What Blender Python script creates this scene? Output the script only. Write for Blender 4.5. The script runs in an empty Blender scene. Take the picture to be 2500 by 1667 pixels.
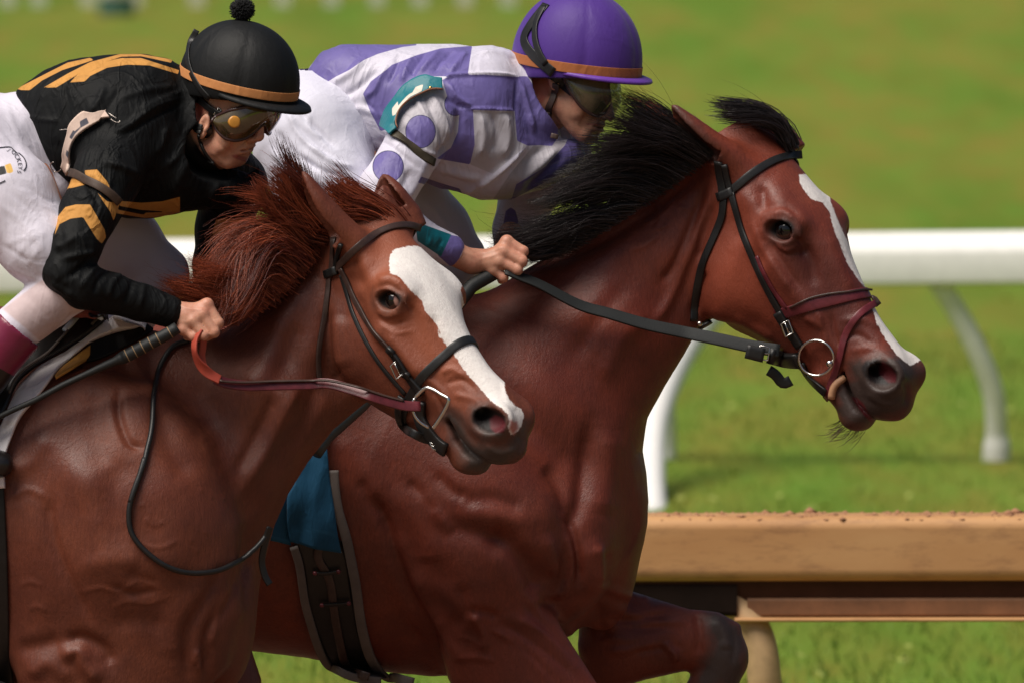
import bpy, math, random
import numpy as np
from mathutils import Vector, Matrix
from mathutils.bvhtree import BVHTree
R = math.radians
random.seed(7)
RNG = np.random.default_rng(11)

# ---------------------------------------------------------------- camera, sky, sun, exposure
DIST = 30.0          # metres from the lens to the far horse
PXM = 0.875e-3       # metres per photo pixel (2500 wide) at that distance
CAMH = 3.07
TILT = math.tan(R(3.0))
scene = bpy.context.scene
cam_data = bpy.data.cameras.new('camera')
cam = bpy.data.objects.new('camera', cam_data)
scene.collection.objects.link(cam)
cam.location = (0, -DIST, CAMH)
cam.rotation_euler = (R(90), 0, 0)
cam_data.sensor_width = 36.0
FRAME_TAN = 2500 * PXM / DIST
cam_data.lens = 36.0 / FRAME_TAN
cam_data.shift_y = -TILT / FRAME_TAN
cam_data.clip_start = 1.0
cam_data.clip_end = 3000
cam_data.dof.use_dof = True
cam_data.dof.focus_distance = DIST - 0.5
cam_data.dof.aperture_fstop = 8.5
scene.camera = cam

world = bpy.data.worlds.new('World')
scene.world = world
world.use_nodes = True
wn = world.node_tree
bg = wn.nodes['Background']
sky = wn.nodes.new('ShaderNodeTexSky')
sky.sky_type = 'NISHITA'
sky.sun_disc = False
SUN_DIR = Vector((-0.40, -0.32, 0.86)).normalized()
sky.sun_elevation = math.asin(SUN_DIR.z)
sky.sun_rotation = math.atan2(SUN_DIR.x, SUN_DIR.y)
sky.air_density = 1.0
sky.dust_density = 3.0
sky.ozone_density = 1.0
wn.links.new(sky.outputs[0], bg.inputs[0])
bg.inputs[1].default_value = 0.052
sun_data = bpy.data.lights.new('sun', 'SUN')
sun_data.energy = 4.5
sun_data.angle = R(40)
sun_data.color = (1.0, 0.93, 0.84)
sun = bpy.data.objects.new('sun', sun_data)
scene.collection.objects.link(sun)
sun.rotation_euler = (-SUN_DIR).to_track_quat('-Z', 'Y').to_euler()
scene.view_settings.view_transform = 'Standard'
scene.view_settings.look = 'None'
scene.view_settings.gamma = 1.0
scene.view_settings.exposure = 0.0

# ---------------------------------------------------------------- photo pixel <-> world helpers
def W(px, py, Y=0.0):
    d = DIST + Y
    return np.array([(px - 1250.0) * PXM / DIST * d, Y, CAMH - ((py - 833.5) * PXM / DIST + TILT) * d])

def proj(V):
    d = DIST + V[:, 1]
    px = V[:, 0] / d * DIST / PXM + 1250.0
    py = ((CAMH - V[:, 2]) / d - TILT) * DIST / PXM + 833.5
    return np.stack([px, py], 1)

def Z(x0, y0, s, txt):
    """points read in an enlarged window whose corner is (x0,y0) and whose scale is s photo pixels per window pixel"""
    return np.array([[x0 + float(a) * s, y0 + float(b) * s] for a, b in (t.split(',') for t in txt.split())])

def O(txt): return Z(0, 0, 1.063, txt)

def cr(P, n=8, closed=False):
    P = np.asarray(P, float)
    N = len(P)
    if closed:
        Q = np.vstack([P[-1:], P, P[:2]])
    else:
        Q = np.vstack([2 * P[:1] - P[1:2], P, 2 * P[-1:] - P[-2:-1]])
    out = []
    m = N if closed else N - 1
    t = np.linspace(0, 1, n, endpoint=False)[:, None]
    for i in range(m):
        a, b, c, d = Q[i], Q[i + 1], Q[i + 2], Q[i + 3]
        out.append(0.5 * (2 * b + (c - a) * t + (2 * a - 5 * b + 4 * c - d) * t * t + (3 * b - a - 3 * c + d) * t ** 3))
    out = np.vstack(out)
    if not closed:
        out = np.vstack([out, P[-1:]])
    return out

def resample(P, n):
    P = np.asarray(P, float)
    L = np.r_[0, np.cumsum(np.linalg.norm(np.diff(P, axis=0), axis=1))]
    t = np.linspace(0, L[-1], n)
    return np.stack([np.interp(t, L, P[:, k]) for k in range(P.shape[1])], 1)

def seg_dist(Q, P, closed=False):
    """distance of points Q (n,2) to polyline P; also parameter along it"""
    A = P if closed else P[:-1]
    B = np.roll(P, -1, 0) if closed else P[1:]
    best = np.full(len(Q), 1e9)
    par = np.zeros(len(Q))
    M = len(A)
    for i in range(M):
        ab = B[i] - A[i]
        L2 = max(ab @ ab, 1e-12)
        t = np.clip(((Q - A[i]) @ ab) / L2, 0, 1)
        d = np.hypot(Q[:, 0] - A[i, 0] - t * ab[0], Q[:, 1] - A[i, 1] - t * ab[1])
        m = d < best
        best[m] = d[m]
        par[m] = (i + t[m]) / M
    return best, par

def inside(Q, P):
    x, y = Q[:, 0], Q[:, 1]
    r = np.zeros(len(Q), bool)
    A = P
    B = np.roll(P, -1, 0)
    for (x1, y1), (x2, y2) in zip(A, B):
        if y1 == y2:
            continue
        c = ((y1 > y) != (y2 > y)) & (x < (x2 - x1) * (y - y1) / (y2 - y1) + x1)
        r ^= c
    return r

def poly_sd(Q, P):
    """signed distance, positive inside, only exact near the polygon"""
    out = np.full(len(Q), -60.0)
    lo, hi = P.min(0) - 60, P.max(0) + 60
    m = np.all((Q > lo) & (Q < hi), 1)
    if m.any():
        d, _ = seg_dist(Q[m], P, True)
        s = np.where(inside(Q[m], P), 1.0, -1.0)
        out[m] = np.clip(d, 0, 60) * s
    return out

# ---------------------------------------------------------------- object helpers
COL = scene.collection

def empty(name, loc, label, cat, group=None):
    o = bpy.data.objects.new(name, None)
    COL.objects.link(o)
    o.location = tuple(loc)
    o['label'] = label
    o['category'] = cat
    if group:
        o['group'] = group
    o.empty_display_size = 0.1
    bpy.context.view_layer.update()
    return o

def tag(o, label, cat, group=None):
    o['label'] = label
    o['category'] = cat
    if group:
        o['group'] = group
    return o

def mesh_obj(name, V, F, mat, parent=None, smooth=True, attrs=None, mats=None, fmat=None):
    """F: (n,4) or (n,3) int array, or list of faces"""
    me = bpy.data.meshes.new(name)
    V = np.asarray(V, np.float32)
    if isinstance(F, np.ndarray):
        k = F.shape[1]
        me.vertices.add(len(V))
        me.vertices.foreach_set('co', V.ravel())
        me.loops.add(F.size)
        me.loops.foreach_set('vertex_index', F.astype(np.int32).ravel())
        me.polygons.add(len(F))
        me.polygons.foreach_set('loop_start', np.arange(0, F.size, k, dtype=np.int32))
        me.update(calc_edges=True)
        me.validate()
    else:
        me.from_pydata(V.tolist(), [], F)
        me.update()
    if smooth:
        me.polygons.foreach_set('use_smooth', np.ones(len(me.polygons), bool))
    for a, v in (attrs or {}).items():
        at = me.attributes.new(a, 'FLOAT', 'POINT')
        at.data.foreach_set('value', np.asarray(v, np.float32))
    o = bpy.data.objects.new(name, me)
    COL.objects.link(o)
    for m in (mats or [mat]):
        me.materials.append(m)
    if fmat is not None:
        me.polygons.foreach_set('material_index', np.asarray(fmat, np.int32))
    if parent is not None:
        o.parent = parent
        o.matrix_parent_inverse = parent.matrix_world.inverted()
    return o

# ---------------------------------------------------------------- implicit-surface sculpting
class Field:
    def __init__(s, lo, hi, h):
        def ax(a, b, h):
            if np.isscalar(h):
                return np.arange(a, b + h, h)
            # h: list of (upto, step)
            out = [a]
            for e, st in h:
                while out[-1] < e - 1e-9:
                    out.append(out[-1] + st)
            return np.array(out)
        hs = h if isinstance(h, (list, tuple)) else (h, h, h)
        s.x, s.y, s.z = (ax(lo[i], hi[i], hs[i]) for i in range(3))
        s.F = np.full((len(s.x), len(s.y), len(s.z)), 1.0, np.float32)

    def sub(s, lo, hi):
        sl = []
        for a, l, h in zip((s.x, s.y, s.z), lo, hi):
            i, j = np.searchsorted(a, l), np.searchsorted(a, h)
            if j <= i:
                return None
            sl.append(slice(max(i - 1, 0), min(j + 1, len(a))))
        return tuple(sl)

    def apply(s, fn, lo, hi, k=0.01, op='u', pad=None):
        pad = (k + 0.012) if pad is None else pad
        sl = s.sub(np.asarray(lo) - pad, np.asarray(hi) + pad)
        if sl is None:
            return
        X = s.x[sl[0]].astype(np.float32)[:, None, None]
        Y = s.y[sl[1]].astype(np.float32)[None, :, None]
        Zc = s.z[sl[2]].astype(np.float32)[None, None, :]
        d = fn(X, Y, Zc)
        A = s.F[sl]
        if op == 'u':
            if k <= 0:
                r = np.minimum(A, d)
            else:
                h = np.maximum(k - np.abs(A - d), 0) / k
                r = np.minimum(A, d) - h * h * k * 0.25
        else:
            d = -d
            if k <= 0:
                r = np.maximum(A, d)
            else:
                h = np.maximum(k - np.abs(A - d), 0) / k
                r = np.maximum(A, d) + h * h * k * 0.25
        s.F[sl] = r

    def cone(s, a, b, ra, rb, k=0.01, op='u', flat=None):
        """round cone; flat=(axis 3-vector, factor) squashes it along that axis"""
        a = np.asarray(a, float); b = np.asarray(b, float)
        m = max(ra, rb)
        lo = np.minimum(a, b) - m; hi = np.maximum(a, b) + m
        ab = b - a
        L2 = float(ab @ ab) + 1e-12
        def fn(X, Y, Zc):
            px, py, pz = X - a[0], Y - a[1], Zc - a[2]
            t = np.clip((px * ab[0] + py * ab[1] + pz * ab[2]) / L2, 0, 1)
            qx, qy, qz = px - t * ab[0], py - t * ab[1], pz - t * ab[2]
            if flat is not None:
                n, f = np.asarray(flat[0], float), flat[1]
                dn = (qx * n[0] + qy * n[1] + qz * n[2]) * (1 / f - 1)
                qx, qy, qz = qx + dn * n[0], qy + dn * n[1], qz + dn * n[2]
                return (np.sqrt(qx * qx + qy * qy + qz * qz) - (ra + (rb - ra) * t)) * min(1, (f + 1) / 2)
            return np.sqrt(qx * qx + qy * qy + qz * qz) - (ra + (rb - ra) * t)
        s.apply(fn, lo, hi, k, op)

    def chain(s, P, r, k=0.01, op='u', flat=None, ks=0.004):
        P = np.asarray(P, float)
        for i in range(len(P) - 1):
            s.cone(P[i], P[i + 1], r[i], r[i + 1], k if i == 0 else max(ks, k * 0.5), op, flat)

    def ell(s, c, r, k=0.01, op='u', M=None):
        """ellipsoid; M rows are its local axes in world space"""
        c = np.asarray(c, float); r = np.asarray(r, float)
        M = np.eye(3) if M is None else np.asarray(M, float)
        ext = np.sqrt(((M * r[:, None]) ** 2).sum(0))
        def fn(X, Y, Zc):
            px, py, pz = X - c[0], Y - c[1], Zc - c[2]
            k0 = 0; k1 = 0
            for i in range(3):
                q = px * M[i, 0] + py * M[i, 1] + pz * M[i, 2]
                k0 = k0 + (q / r[i]) ** 2
                k1 = k1 + (q / r[i] ** 2) ** 2
            k0 = np.sqrt(k0); k1 = np.sqrt(k1) + 1e-6
            return k0 * (k0 - 1) / k1
        s.apply(fn, c - ext, c + ext, k, op)

    def inflate(s, P, y0, T, k=0.02, op='u', slope=(0, 0), tm=None, g=0.006, power=1.0):
        """P: outline in photo pixels at depth y0; T: largest half thickness; slope: mid-plane dY/dx, dY/dz;
        tm: list of ((px,py), factor) that modulates the thickness"""
        pw = np.array([W(a, b, y0)[[0, 2]] for a, b in P])
        lo, hi = pw.min(0) - 0.05, pw.max(0) + 0.05
        gx = np.arange(lo[0], hi[0] + g, g); gz = np.arange(lo[1], hi[1] + g, g)
        GX, GZ = np.meshgrid(gx, gz, indexing='ij')
        Q = np.stack([GX.ravel(), GZ.ravel()], 1)
        msk = inside(Q, pw).reshape(GX.shape)
        d, _ = seg_dist(Q, pw, True)
        d = d.reshape(GX.shape)
        u = solve_poisson(msk, g)
        um = u.max()
        Reff = d[msk].max()
        U = np.where(msk, u / um, -d * 2.0 / Reff).astype(np.float32)
        # make the border sub-cell accurate: near the outline use the distance itself
        near = msk & (d < 1.5 * g)
        U = np.where(near, np.minimum(U, d * 3.2 / Reff), U).astype(np.float32)
        if power != 1.0:
            U = np.where(U > 0, np.abs(U) ** power, U)
        Tmap = np.full(GX.shape, T, np.float32)
        if tm:
            wsum = np.full(GX.shape, 1e-6); v = np.zeros(GX.shape)
            for (a, b), f in tm:
                c = W(a, b, y0)
                w = 1 / (((GX - c[0]) ** 2 + (GZ - c[2]) ** 2) + 1e-3) ** 1.5
                wsum += w; v += w * f
            Tmap = (T * v / wsum).astype(np.float32)
        H = U * Tmap ** 2
        gxH, gzH = np.gradient(H, g)
        xc, zc = (lo + hi) / 2
        def bil(A, X, Zc):
            fx = np.clip((X - gx[0]) / g, 0, len(gx) - 1.001); fz = np.clip((Zc - gz[0]) / g, 0, len(gz) - 1.001)
            i = fx.astype(int); j = fz.astype(int); tx = fx - i; tz = fz - j
            i = i[:, None]; j = j[None, :]; tx = tx[:, None]; tz = tz[None, :]
            return A[i, j] * (1 - tx) * (1 - tz) + A[i + 1, j] * tx * (1 - tz) + A[i, j + 1] * (1 - tx) * tz + A[i + 1, j + 1] * tx * tz
        def fn(X, Y, Zc):
            x1 = X[:, 0, 0]; z1 = Zc[0, 0, :]
            h = bil(H, x1, z1)[:, None, :]
            g2 = (bil(gxH, x1, z1) ** 2 + bil(gzH, x1, z1) ** 2)[:, None, :]
            dy = Y - (y0 + slope[0] * (X - xc) + slope[1] * (Zc - zc))
            G = h - dy * dy
            gr = np.sqrt(np.maximum(g2 + 4 * dy * dy, (0.35 * T) ** 2))
            return (-G / gr).astype(np.float32)
        sl = abs(slope[0]) * (hi[0] - lo[0]) / 2 + abs(slope[1]) * (hi[1] - lo[1]) / 2
        Tm = float(Tmap.max())
        s.apply(fn, (lo[0] + 0.05, y0 - Tm - sl, lo[1] + 0.05), (hi[0] - 0.05, y0 + Tm + sl, hi[1] - 0.05), k, op)

    def mesh(s):
        F = s.F
        S = F < 0
        c = S[:-1, :-1, :-1].astype(np.int8)
        for dx in (0, 1):
            for dy in (0, 1):
                for dz in (0, 1):
                    if dx + dy + dz:
                        c += S[dx:S.shape[0] - 1 + dx, dy:S.shape[1] - 1 + dy, dz:S.shape[2] - 1 + dz]
        I, J, K = np.nonzero((c > 0) & (c < 8))
        n = len(I)
        idx = np.full(c.shape, -1, np.int32)
        idx[I, J, K] = np.arange(n)
        acc = np.zeros((n, 3)); cnt = np.zeros(n)
        corners = {}
        for dx in (0, 1):
            for dy in (0, 1):
                for dz in (0, 1):
                    corners[(dx, dy, dz)] = F[I + dx, J + dy, K + dz]
        for a in corners:
            for ax in range(3):
                if a[ax] == 0:
                    b = list(a); b[ax] = 1; b = tuple(b)
                    fa, fb = corners[a], corners[b]
                    m = (fa < 0) != (fb < 0)
                    t = fa[m] / (fa[m] - fb[m])
                    p = np.tile(np.array(a, float), (m.sum(), 1))
                    p[:, ax] = t
                    acc[m] += p; cnt[m] += 1
        p = acc / cnt[:, None]
        V = np.stack([s.x[I] + p[:, 0] * (s.x[I + 1] - s.x[I]),
                      s.y[J] + p[:, 1] * (s.y[J + 1] - s.y[J]),
                      s.z[K] + p[:, 2] * (s.z[K + 1] - s.z[K])], 1)
        quads = []
        for ax in range(3):
            sl0 = [slice(1, -1)] * 3; sl1 = [slice(1, -1)] * 3
            sl0[ax] = slice(0, -1); sl1[ax] = slice(1, None)
            A = S[tuple(sl0)]; B = S[tuple(sl1)]
            e = np.nonzero(A != B)
            fl = A[e]
            e = [e[q] + (0 if q == ax else 1) for q in range(3)]
            o1, o2 = (ax + 1) % 3, (ax + 2) % 3
            def at(d1, d2):
                q = list(e); q[o1] = q[o1] - d1; q[o2] = q[o2] - d2
                return idx[q[0], q[1], q[2]]
            q = np.stack([at(0, 0), at(1, 0), at(1, 1), at(0, 1)], 1)
            q[~fl] = q[~fl][:, ::-1]
            quads.append(q)
        Q = np.vstack(quads)
        Q = Q[(Q >= 0).all(1)]
        return V, Q

def solve_poisson(msk, g):
    def relax(u, m, h, n):
        f = 4.0 * h * h
        for _ in range(n):
            v = np.zeros_like(u)
            v[1:-1, 1:-1] = 0.25 * (u[2:, 1:-1] + u[:-2, 1:-1] + u[1:-1, 2:] + u[1:-1, :-2] + f)
            u = np.where(m, v, 0)
        return u
    levels = [msk]
    while min(levels[-1].shape) > 24:
        levels.append(levels[-1][::2, ::2])
    u = np.zeros(levels[-1].shape)
    for li in range(len(levels) - 1, -1, -1):
        m = levels[li]
        h = g * 2 ** li
        if li < len(levels) - 1:
            up = np.repeat(np.repeat(u, 2, 0), 2, 1)
            t = np.zeros(m.shape)
            a, b = min(up.shape[0], m.shape[0]), min(up.shape[1], m.shape[1])
            t[:a, :b] = up[:a, :b]
            u = np.where(m, t, 0)
        u = relax(u, m, h, 300 if li == len(levels) - 1 else 60)
    return u

def normals(V, Q):
    a = V[Q[:, 0]]; b = V[Q[:, 1]]; c = V[Q[:, 2]]; d = V[Q[:, 3]]
    n = np.cross(c - a, d - b)
    N = np.zeros_like(V)
    for k in range(4):
        for j in range(3):
            N[:, j] += np.bincount(Q[:, k], n[:, j], len(V))
    return N / (np.linalg.norm(N, axis=1, keepdims=True) + 1e-12)

def smooth_mesh(V, Q, n=2, lam=0.5):
    E = np.vstack([Q[:, [0, 1]], Q[:, [1, 2]], Q[:, [2, 3]], Q[:, [3, 0]]])
    deg = np.bincount(E.ravel(), minlength=len(V)).astype(float)[:, None]
    for it in range(n):
        for l in (lam, -lam * 1.04):
            S = np.zeros_like(V)
            for j in range(3):
                S[:, j] = np.bincount(E[:, 0], V[E[:, 1], j], len(V)) + np.bincount(E[:, 1], V[E[:, 0], j], len(V))
            V = V + l * (S / np.maximum(deg, 1) - V)
    return V

def strokes(V, N, L, side=-1, both=False):
    """sculpting strokes: each (points, width px, height mm); moves the skin along its normal on the side seen from -Y"""
    P = proj(V)
    D = np.zeros(len(V))
    facing = np.clip((N[:, 1] * side) * 2.2 + 0.15, 0, 1)
    if both:
        facing = np.clip(np.abs(N[:, 1]) * 2.2 + 0.15, 0, 1)
    for pts, w, h in L:
        pts = np.asarray(pts, float)
        lo, hi = pts.min(0) - 3 * w, pts.max(0) + 3 * w
        m = np.nonzero(np.all((P > lo) & (P < hi), 1) & (facing > 0))[0]
        if not len(m):
            continue
        if len(pts) > 1:
            c = cr(pts, 5) if len(pts) > 2 else pts
            d, par = seg_dist(P[m], c)
            ln = np.linalg.norm(np.diff(pts, axis=0), axis=1).sum()
            fade = np.clip(np.minimum(par, 1 - par) * 5 + 0.25, 0, 1) if ln > 5 * w else 1.0
        else:
            d = np.hypot(*(P[m] - pts[0]).T); fade = 1
        D[m] += h * 1e-3 * np.exp(-(d / w) ** 2) * fade * facing[m]
    return V + N * D[:, None]

def noise3(V, f, seed=0, octaves=3):
    """cheap smooth value noise for vertices"""
    out = np.zeros(len(V)); amp = 1.0; tot = 0
    for o in range(octaves):
        r = np.random.default_rng(seed * 7 + o)
        T = r.uniform(-1, 1, (32, 32, 32))
        p = V * f * 2 ** o + 1000.37
        i = np.floor(p).astype(int); t = p - i; t = t * t * (3 - 2 * t); i &= 31; j = (i + 1) & 31
        def g(a, b, c): return T[(i, j)[a][:, 0], (i, j)[b][:, 1], (i, j)[c][:, 2]]
        tx, ty, tz = t.T
        v = 0
        for a in (0, 1):
            for b in (0, 1):
                for c in (0, 1):
                    v = v + g(a, b, c) * (tx if a else 1 - tx) * (ty if b else 1 - ty) * (tz if c else 1 - tz)
        out += v * amp; tot += amp; amp *= 0.5
    return out / tot

def rbf_warp(V, src, dst, lock=0.35, rad=None):
    """3-D biharmonic warp taking src to dst; fades to nothing beyond rad metres from the landmarks' centre"""
    src = np.asarray(src); dst = np.asarray(dst)
    n = len(src)
    A = np.linalg.norm(src[:, None] - src[None], axis=2)
    A = A + np.eye(n) * 1e-4
    Pm = np.c_[np.ones(n), src]
    M = np.block([[A, Pm], [Pm.T, np.zeros((4, 4)) - np.eye(4) * 1e-9]])
    rhs = np.vstack([dst - src, np.zeros((4, 3))])
    w = np.linalg.solve(M + 0 * M, rhs)
    out = V.copy()
    for i0 in range(0, len(V), 50000):
        v = V[i0:i0 + 50000]
        d = np.linalg.norm(v[:, None] - src[None], axis=2) @ w[:n] + np.c_[np.ones(len(v)), v] @ w[n:]
        if rad is not None:
            c, r0, r1 = rad
            q = np.linalg.norm(v - c, axis=1)
            f = np.clip((r1 - q) / (r1 - r0), 0, 1); f = f * f * (3 - 2 * f)
            d = d * f[:, None]
        out[i0:i0 + 50000] = v + d
    return out
# ================================================================ horse head (local frame: u poll->muzzle, v up the forehead, w sideways)
FR = np.array([0, .06, .2, .35, .5, .7, .88, 1.0])
HEAD_ST = [
 (-.06, -.02, -.180, [0, .030, .050, .062, .062, .055, .034, 0]),
 (.02,   .00, -.215, [0, .040, .066, .076, .074, .066, .046, 0]),
 (.10,  .020, -.255, [0, .052, .080, .083, .079, .074, .054, 0]),
 (.17,  .028, -.278, [0, .070, .095, .096, .085, .078, .056, 0]),
 (.23,  .027, -.285, [0, .064, .090, .095, .088, .076, .052, 0]),
 (.30,  .018, -.262, [0, .048, .067, .076, .080, .066, .044, 0]),
 (.37,  .006, -.228, [0, .034, .050, .060, .064, .054, .036, 0]),
 (.44, -.004, -.195, [0, .030, .043, .050, .054, .047, .033, 0]),
 (.50, -.012, -.178, [0, .028, .046, .053, .053, .045, .033, 0]),
 (.55, -.020, -.170, [0, .030, .053, .059, .054, .045, .034, 0]),
 (.59, -.034, -.160, [0, .030, .047, .053, .048, .041, .031, 0]),
 (.625,-.062, -.145, [0, .022, .033, .036, .034, .029, .022, 0]),
]

def head_table():
    us = np.array([s[0] for s in HEAD_ST])
    th = np.linspace(0, math.pi, 49)
    rows = []; vc = []
    f2 = np.linspace(0, 1, 60)
    for u, vt, vb, wv in HEAD_ST:
        c = 0.5 * (vt + vb)
        hh = (vt - vb)
        w = np.interp(np.sqrt(f2), np.sqrt(FR), wv)
        # round the ends of the section
        e = np.sqrt(np.clip(1 - (np.abs(f2 - .5) * 2) ** 6, 0, 1))
        w = np.minimum(w, max(wv) * e * 1.02)
        vv = vt - f2 * hh - c
        ang = np.arctan2(w, vv)
        r = np.hypot(w, vv)
        o = np.argsort(ang)
        rows.append(np.interp(th, ang[o], r[o])); vc.append(c)
    rows = np.array(rows); vc = np.array(vc)
    uf = np.linspace(us[0], us[-1], 140)
    # smooth (Catmull-like) interpolation along u by fitting cubic hermite
    def herm(y):
        m = np.gradient(y, us)
        i = np.clip(np.searchsorted(us, uf) - 1, 0, len(us) - 2)
        h = us[i + 1] - us[i]; t = (uf - us[i]) / h
        return ((2 * t ** 3 - 3 * t * t + 1) * y[i] + (t ** 3 - 2 * t * t + t) * h * m[i]
                + (-2 * t ** 3 + 3 * t * t) * y[i + 1] + (t ** 3 - t * t) * h * m[i + 1])
    T = np.stack([herm(rows[:, k]) for k in range(len(th))], 1)
    # blur a little along theta
    for _ in range(3):
        T[:, 1:-1] = .25 * T[:, :-2] + .5 * T[:, 1:-1] + .25 * T[:, 2:]
    return uf, herm(vc), T.astype(np.float32)

HT = head_table()

def rot(yaw, pitch, roll):
    """yaw towards the camera, pitch nose-down, roll about the head's own axis"""
    B = Matrix(((1, 0, 0), (0, 0, -1), (0, 1, 0)))
    return np.array(Matrix.Rotation(-yaw, 3, 'Z') @ Matrix.Rotation(pitch, 3, 'Y') @ Matrix.Rotation(roll, 3, 'X') @ B)

class Head:
    """pose found from landmarks: list of (model uvw, photo pixel)"""
    def __init__(s, lm, Y0, guess, reg=6e-3, affine=True):
        s.M = np.array([l[0] for l in lm]); s.P = np.array([l[1] for l in lm])
        wt = np.array([l[2] if len(l) > 2 else 1.0 for l in lm])
        x = np.array(guess, float)      # scale, rx, ry, rz, px, py of the origin
        def world(x):
            A = rot(*x[1:4]) * x[0]
            return s.M @ A.T + W(x[4], x[5], Y0)
        def res(x):
            r = ((proj(world(x)) - s.P) * wt[:, None]).ravel()
            return np.r_[r, (x[1:4] - np.array(guess[1:4])) * (2500, 200, 900), (x[0] - guess[0]) * 300]
        for _ in range(60):
            r = res(x); J = np.zeros((len(r), 6))
            for k in range(6):
                e = np.zeros(6); e[k] = 1e-4 if k < 4 else .05
                J[:, k] = (res(x + e) - r) / e[k]
            x = x - 0.7 * np.linalg.solve(J.T @ J + np.eye(6) * 1e-3, J.T @ r)
        s.x = x; s.Y0 = Y0
        s.scale = x[0]
        s.Rm = rot(*x[1:4])
        s.org = W(x[4], x[5], Y0)
        s.src = world(x)
        s.dst = np.array([W(p[0], p[1], q[1]) for p, q in zip(s.P, s.src)])
        # inverse warp: landmark target -> rigid position
        n = len(s.dst)
        A = np.linalg.norm(s.dst[:, None] - s.dst[None], axis=2) + np.eye(n) * reg
        Pm = np.c_[np.ones(n), s.dst - s.org]
        r4 = np.eye(4) * -1e-3
        if not affine: r4 = np.diag([-1e-3, -1e3, -1e3, -1e3])
        Mx = np.block([[A, Pm], [Pm.T, r4]])
        s.w = np.linalg.solve(Mx, np.vstack([s.src - s.dst, np.zeros((4, 3))]))
        s.wf = None
        print('HEAD pose', np.round(x, 3), 'res px', np.round(np.linalg.norm(proj(s.src) - s.P, axis=1), 0))

    def local(s, X, Y, Zc):
        """world -> head frame arrays (with the landmark warp)"""
        shp = np.broadcast(X, Y, Zc).shape
        X, Y, Zc = (np.broadcast_to(a, shp).astype(np.float32) for a in (X, Y, Zc))
        d = [np.zeros(shp, np.float32) for _ in range(3)]
        for i, c in enumerate(s.dst.astype(np.float32)):
            r = np.sqrt((X - c[0]) ** 2 + (Y - c[1]) ** 2 + (Zc - c[2]) ** 2)
            for k in range(3):
                d[k] += np.float32(s.w[i, k]) * r
        n = len(s.dst)
        rx, ry, rz = X - s.org[0], Y - s.org[1], Zc - s.org[2]
        for k in range(3):
            d[k] += s.w[n, k] + s.w[n + 1, k] * rx + s.w[n + 2, k] * ry + s.w[n + 3, k] * rz
        q = (rx + d[0], ry + d[1], rz + d[2])
        A = s.Rm / s.scale
        return tuple((q[0] * A[0, k] + q[1] * A[1, k] + q[2] * A[2, k]).astype(np.float32) for k in range(3))

    def to_world(s, m):
        """model point(s) -> world, through the forward warp (fixed-point)"""
        m = np.atleast_2d(np.asarray(m, float))
        rigid = (m * s.scale) @ s.Rm.T + s.org
        p = rigid.copy()
        n = len(s.dst)
        for _ in range(12):
            r = np.linalg.norm(p[:, None] - s.dst[None], axis=2)
            disp = r @ s.w[:n] + np.c_[np.ones(len(p)), p - s.org] @ s.w[n:]
            p = p + 0.8 * (rigid - (p + disp))
        return p

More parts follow.
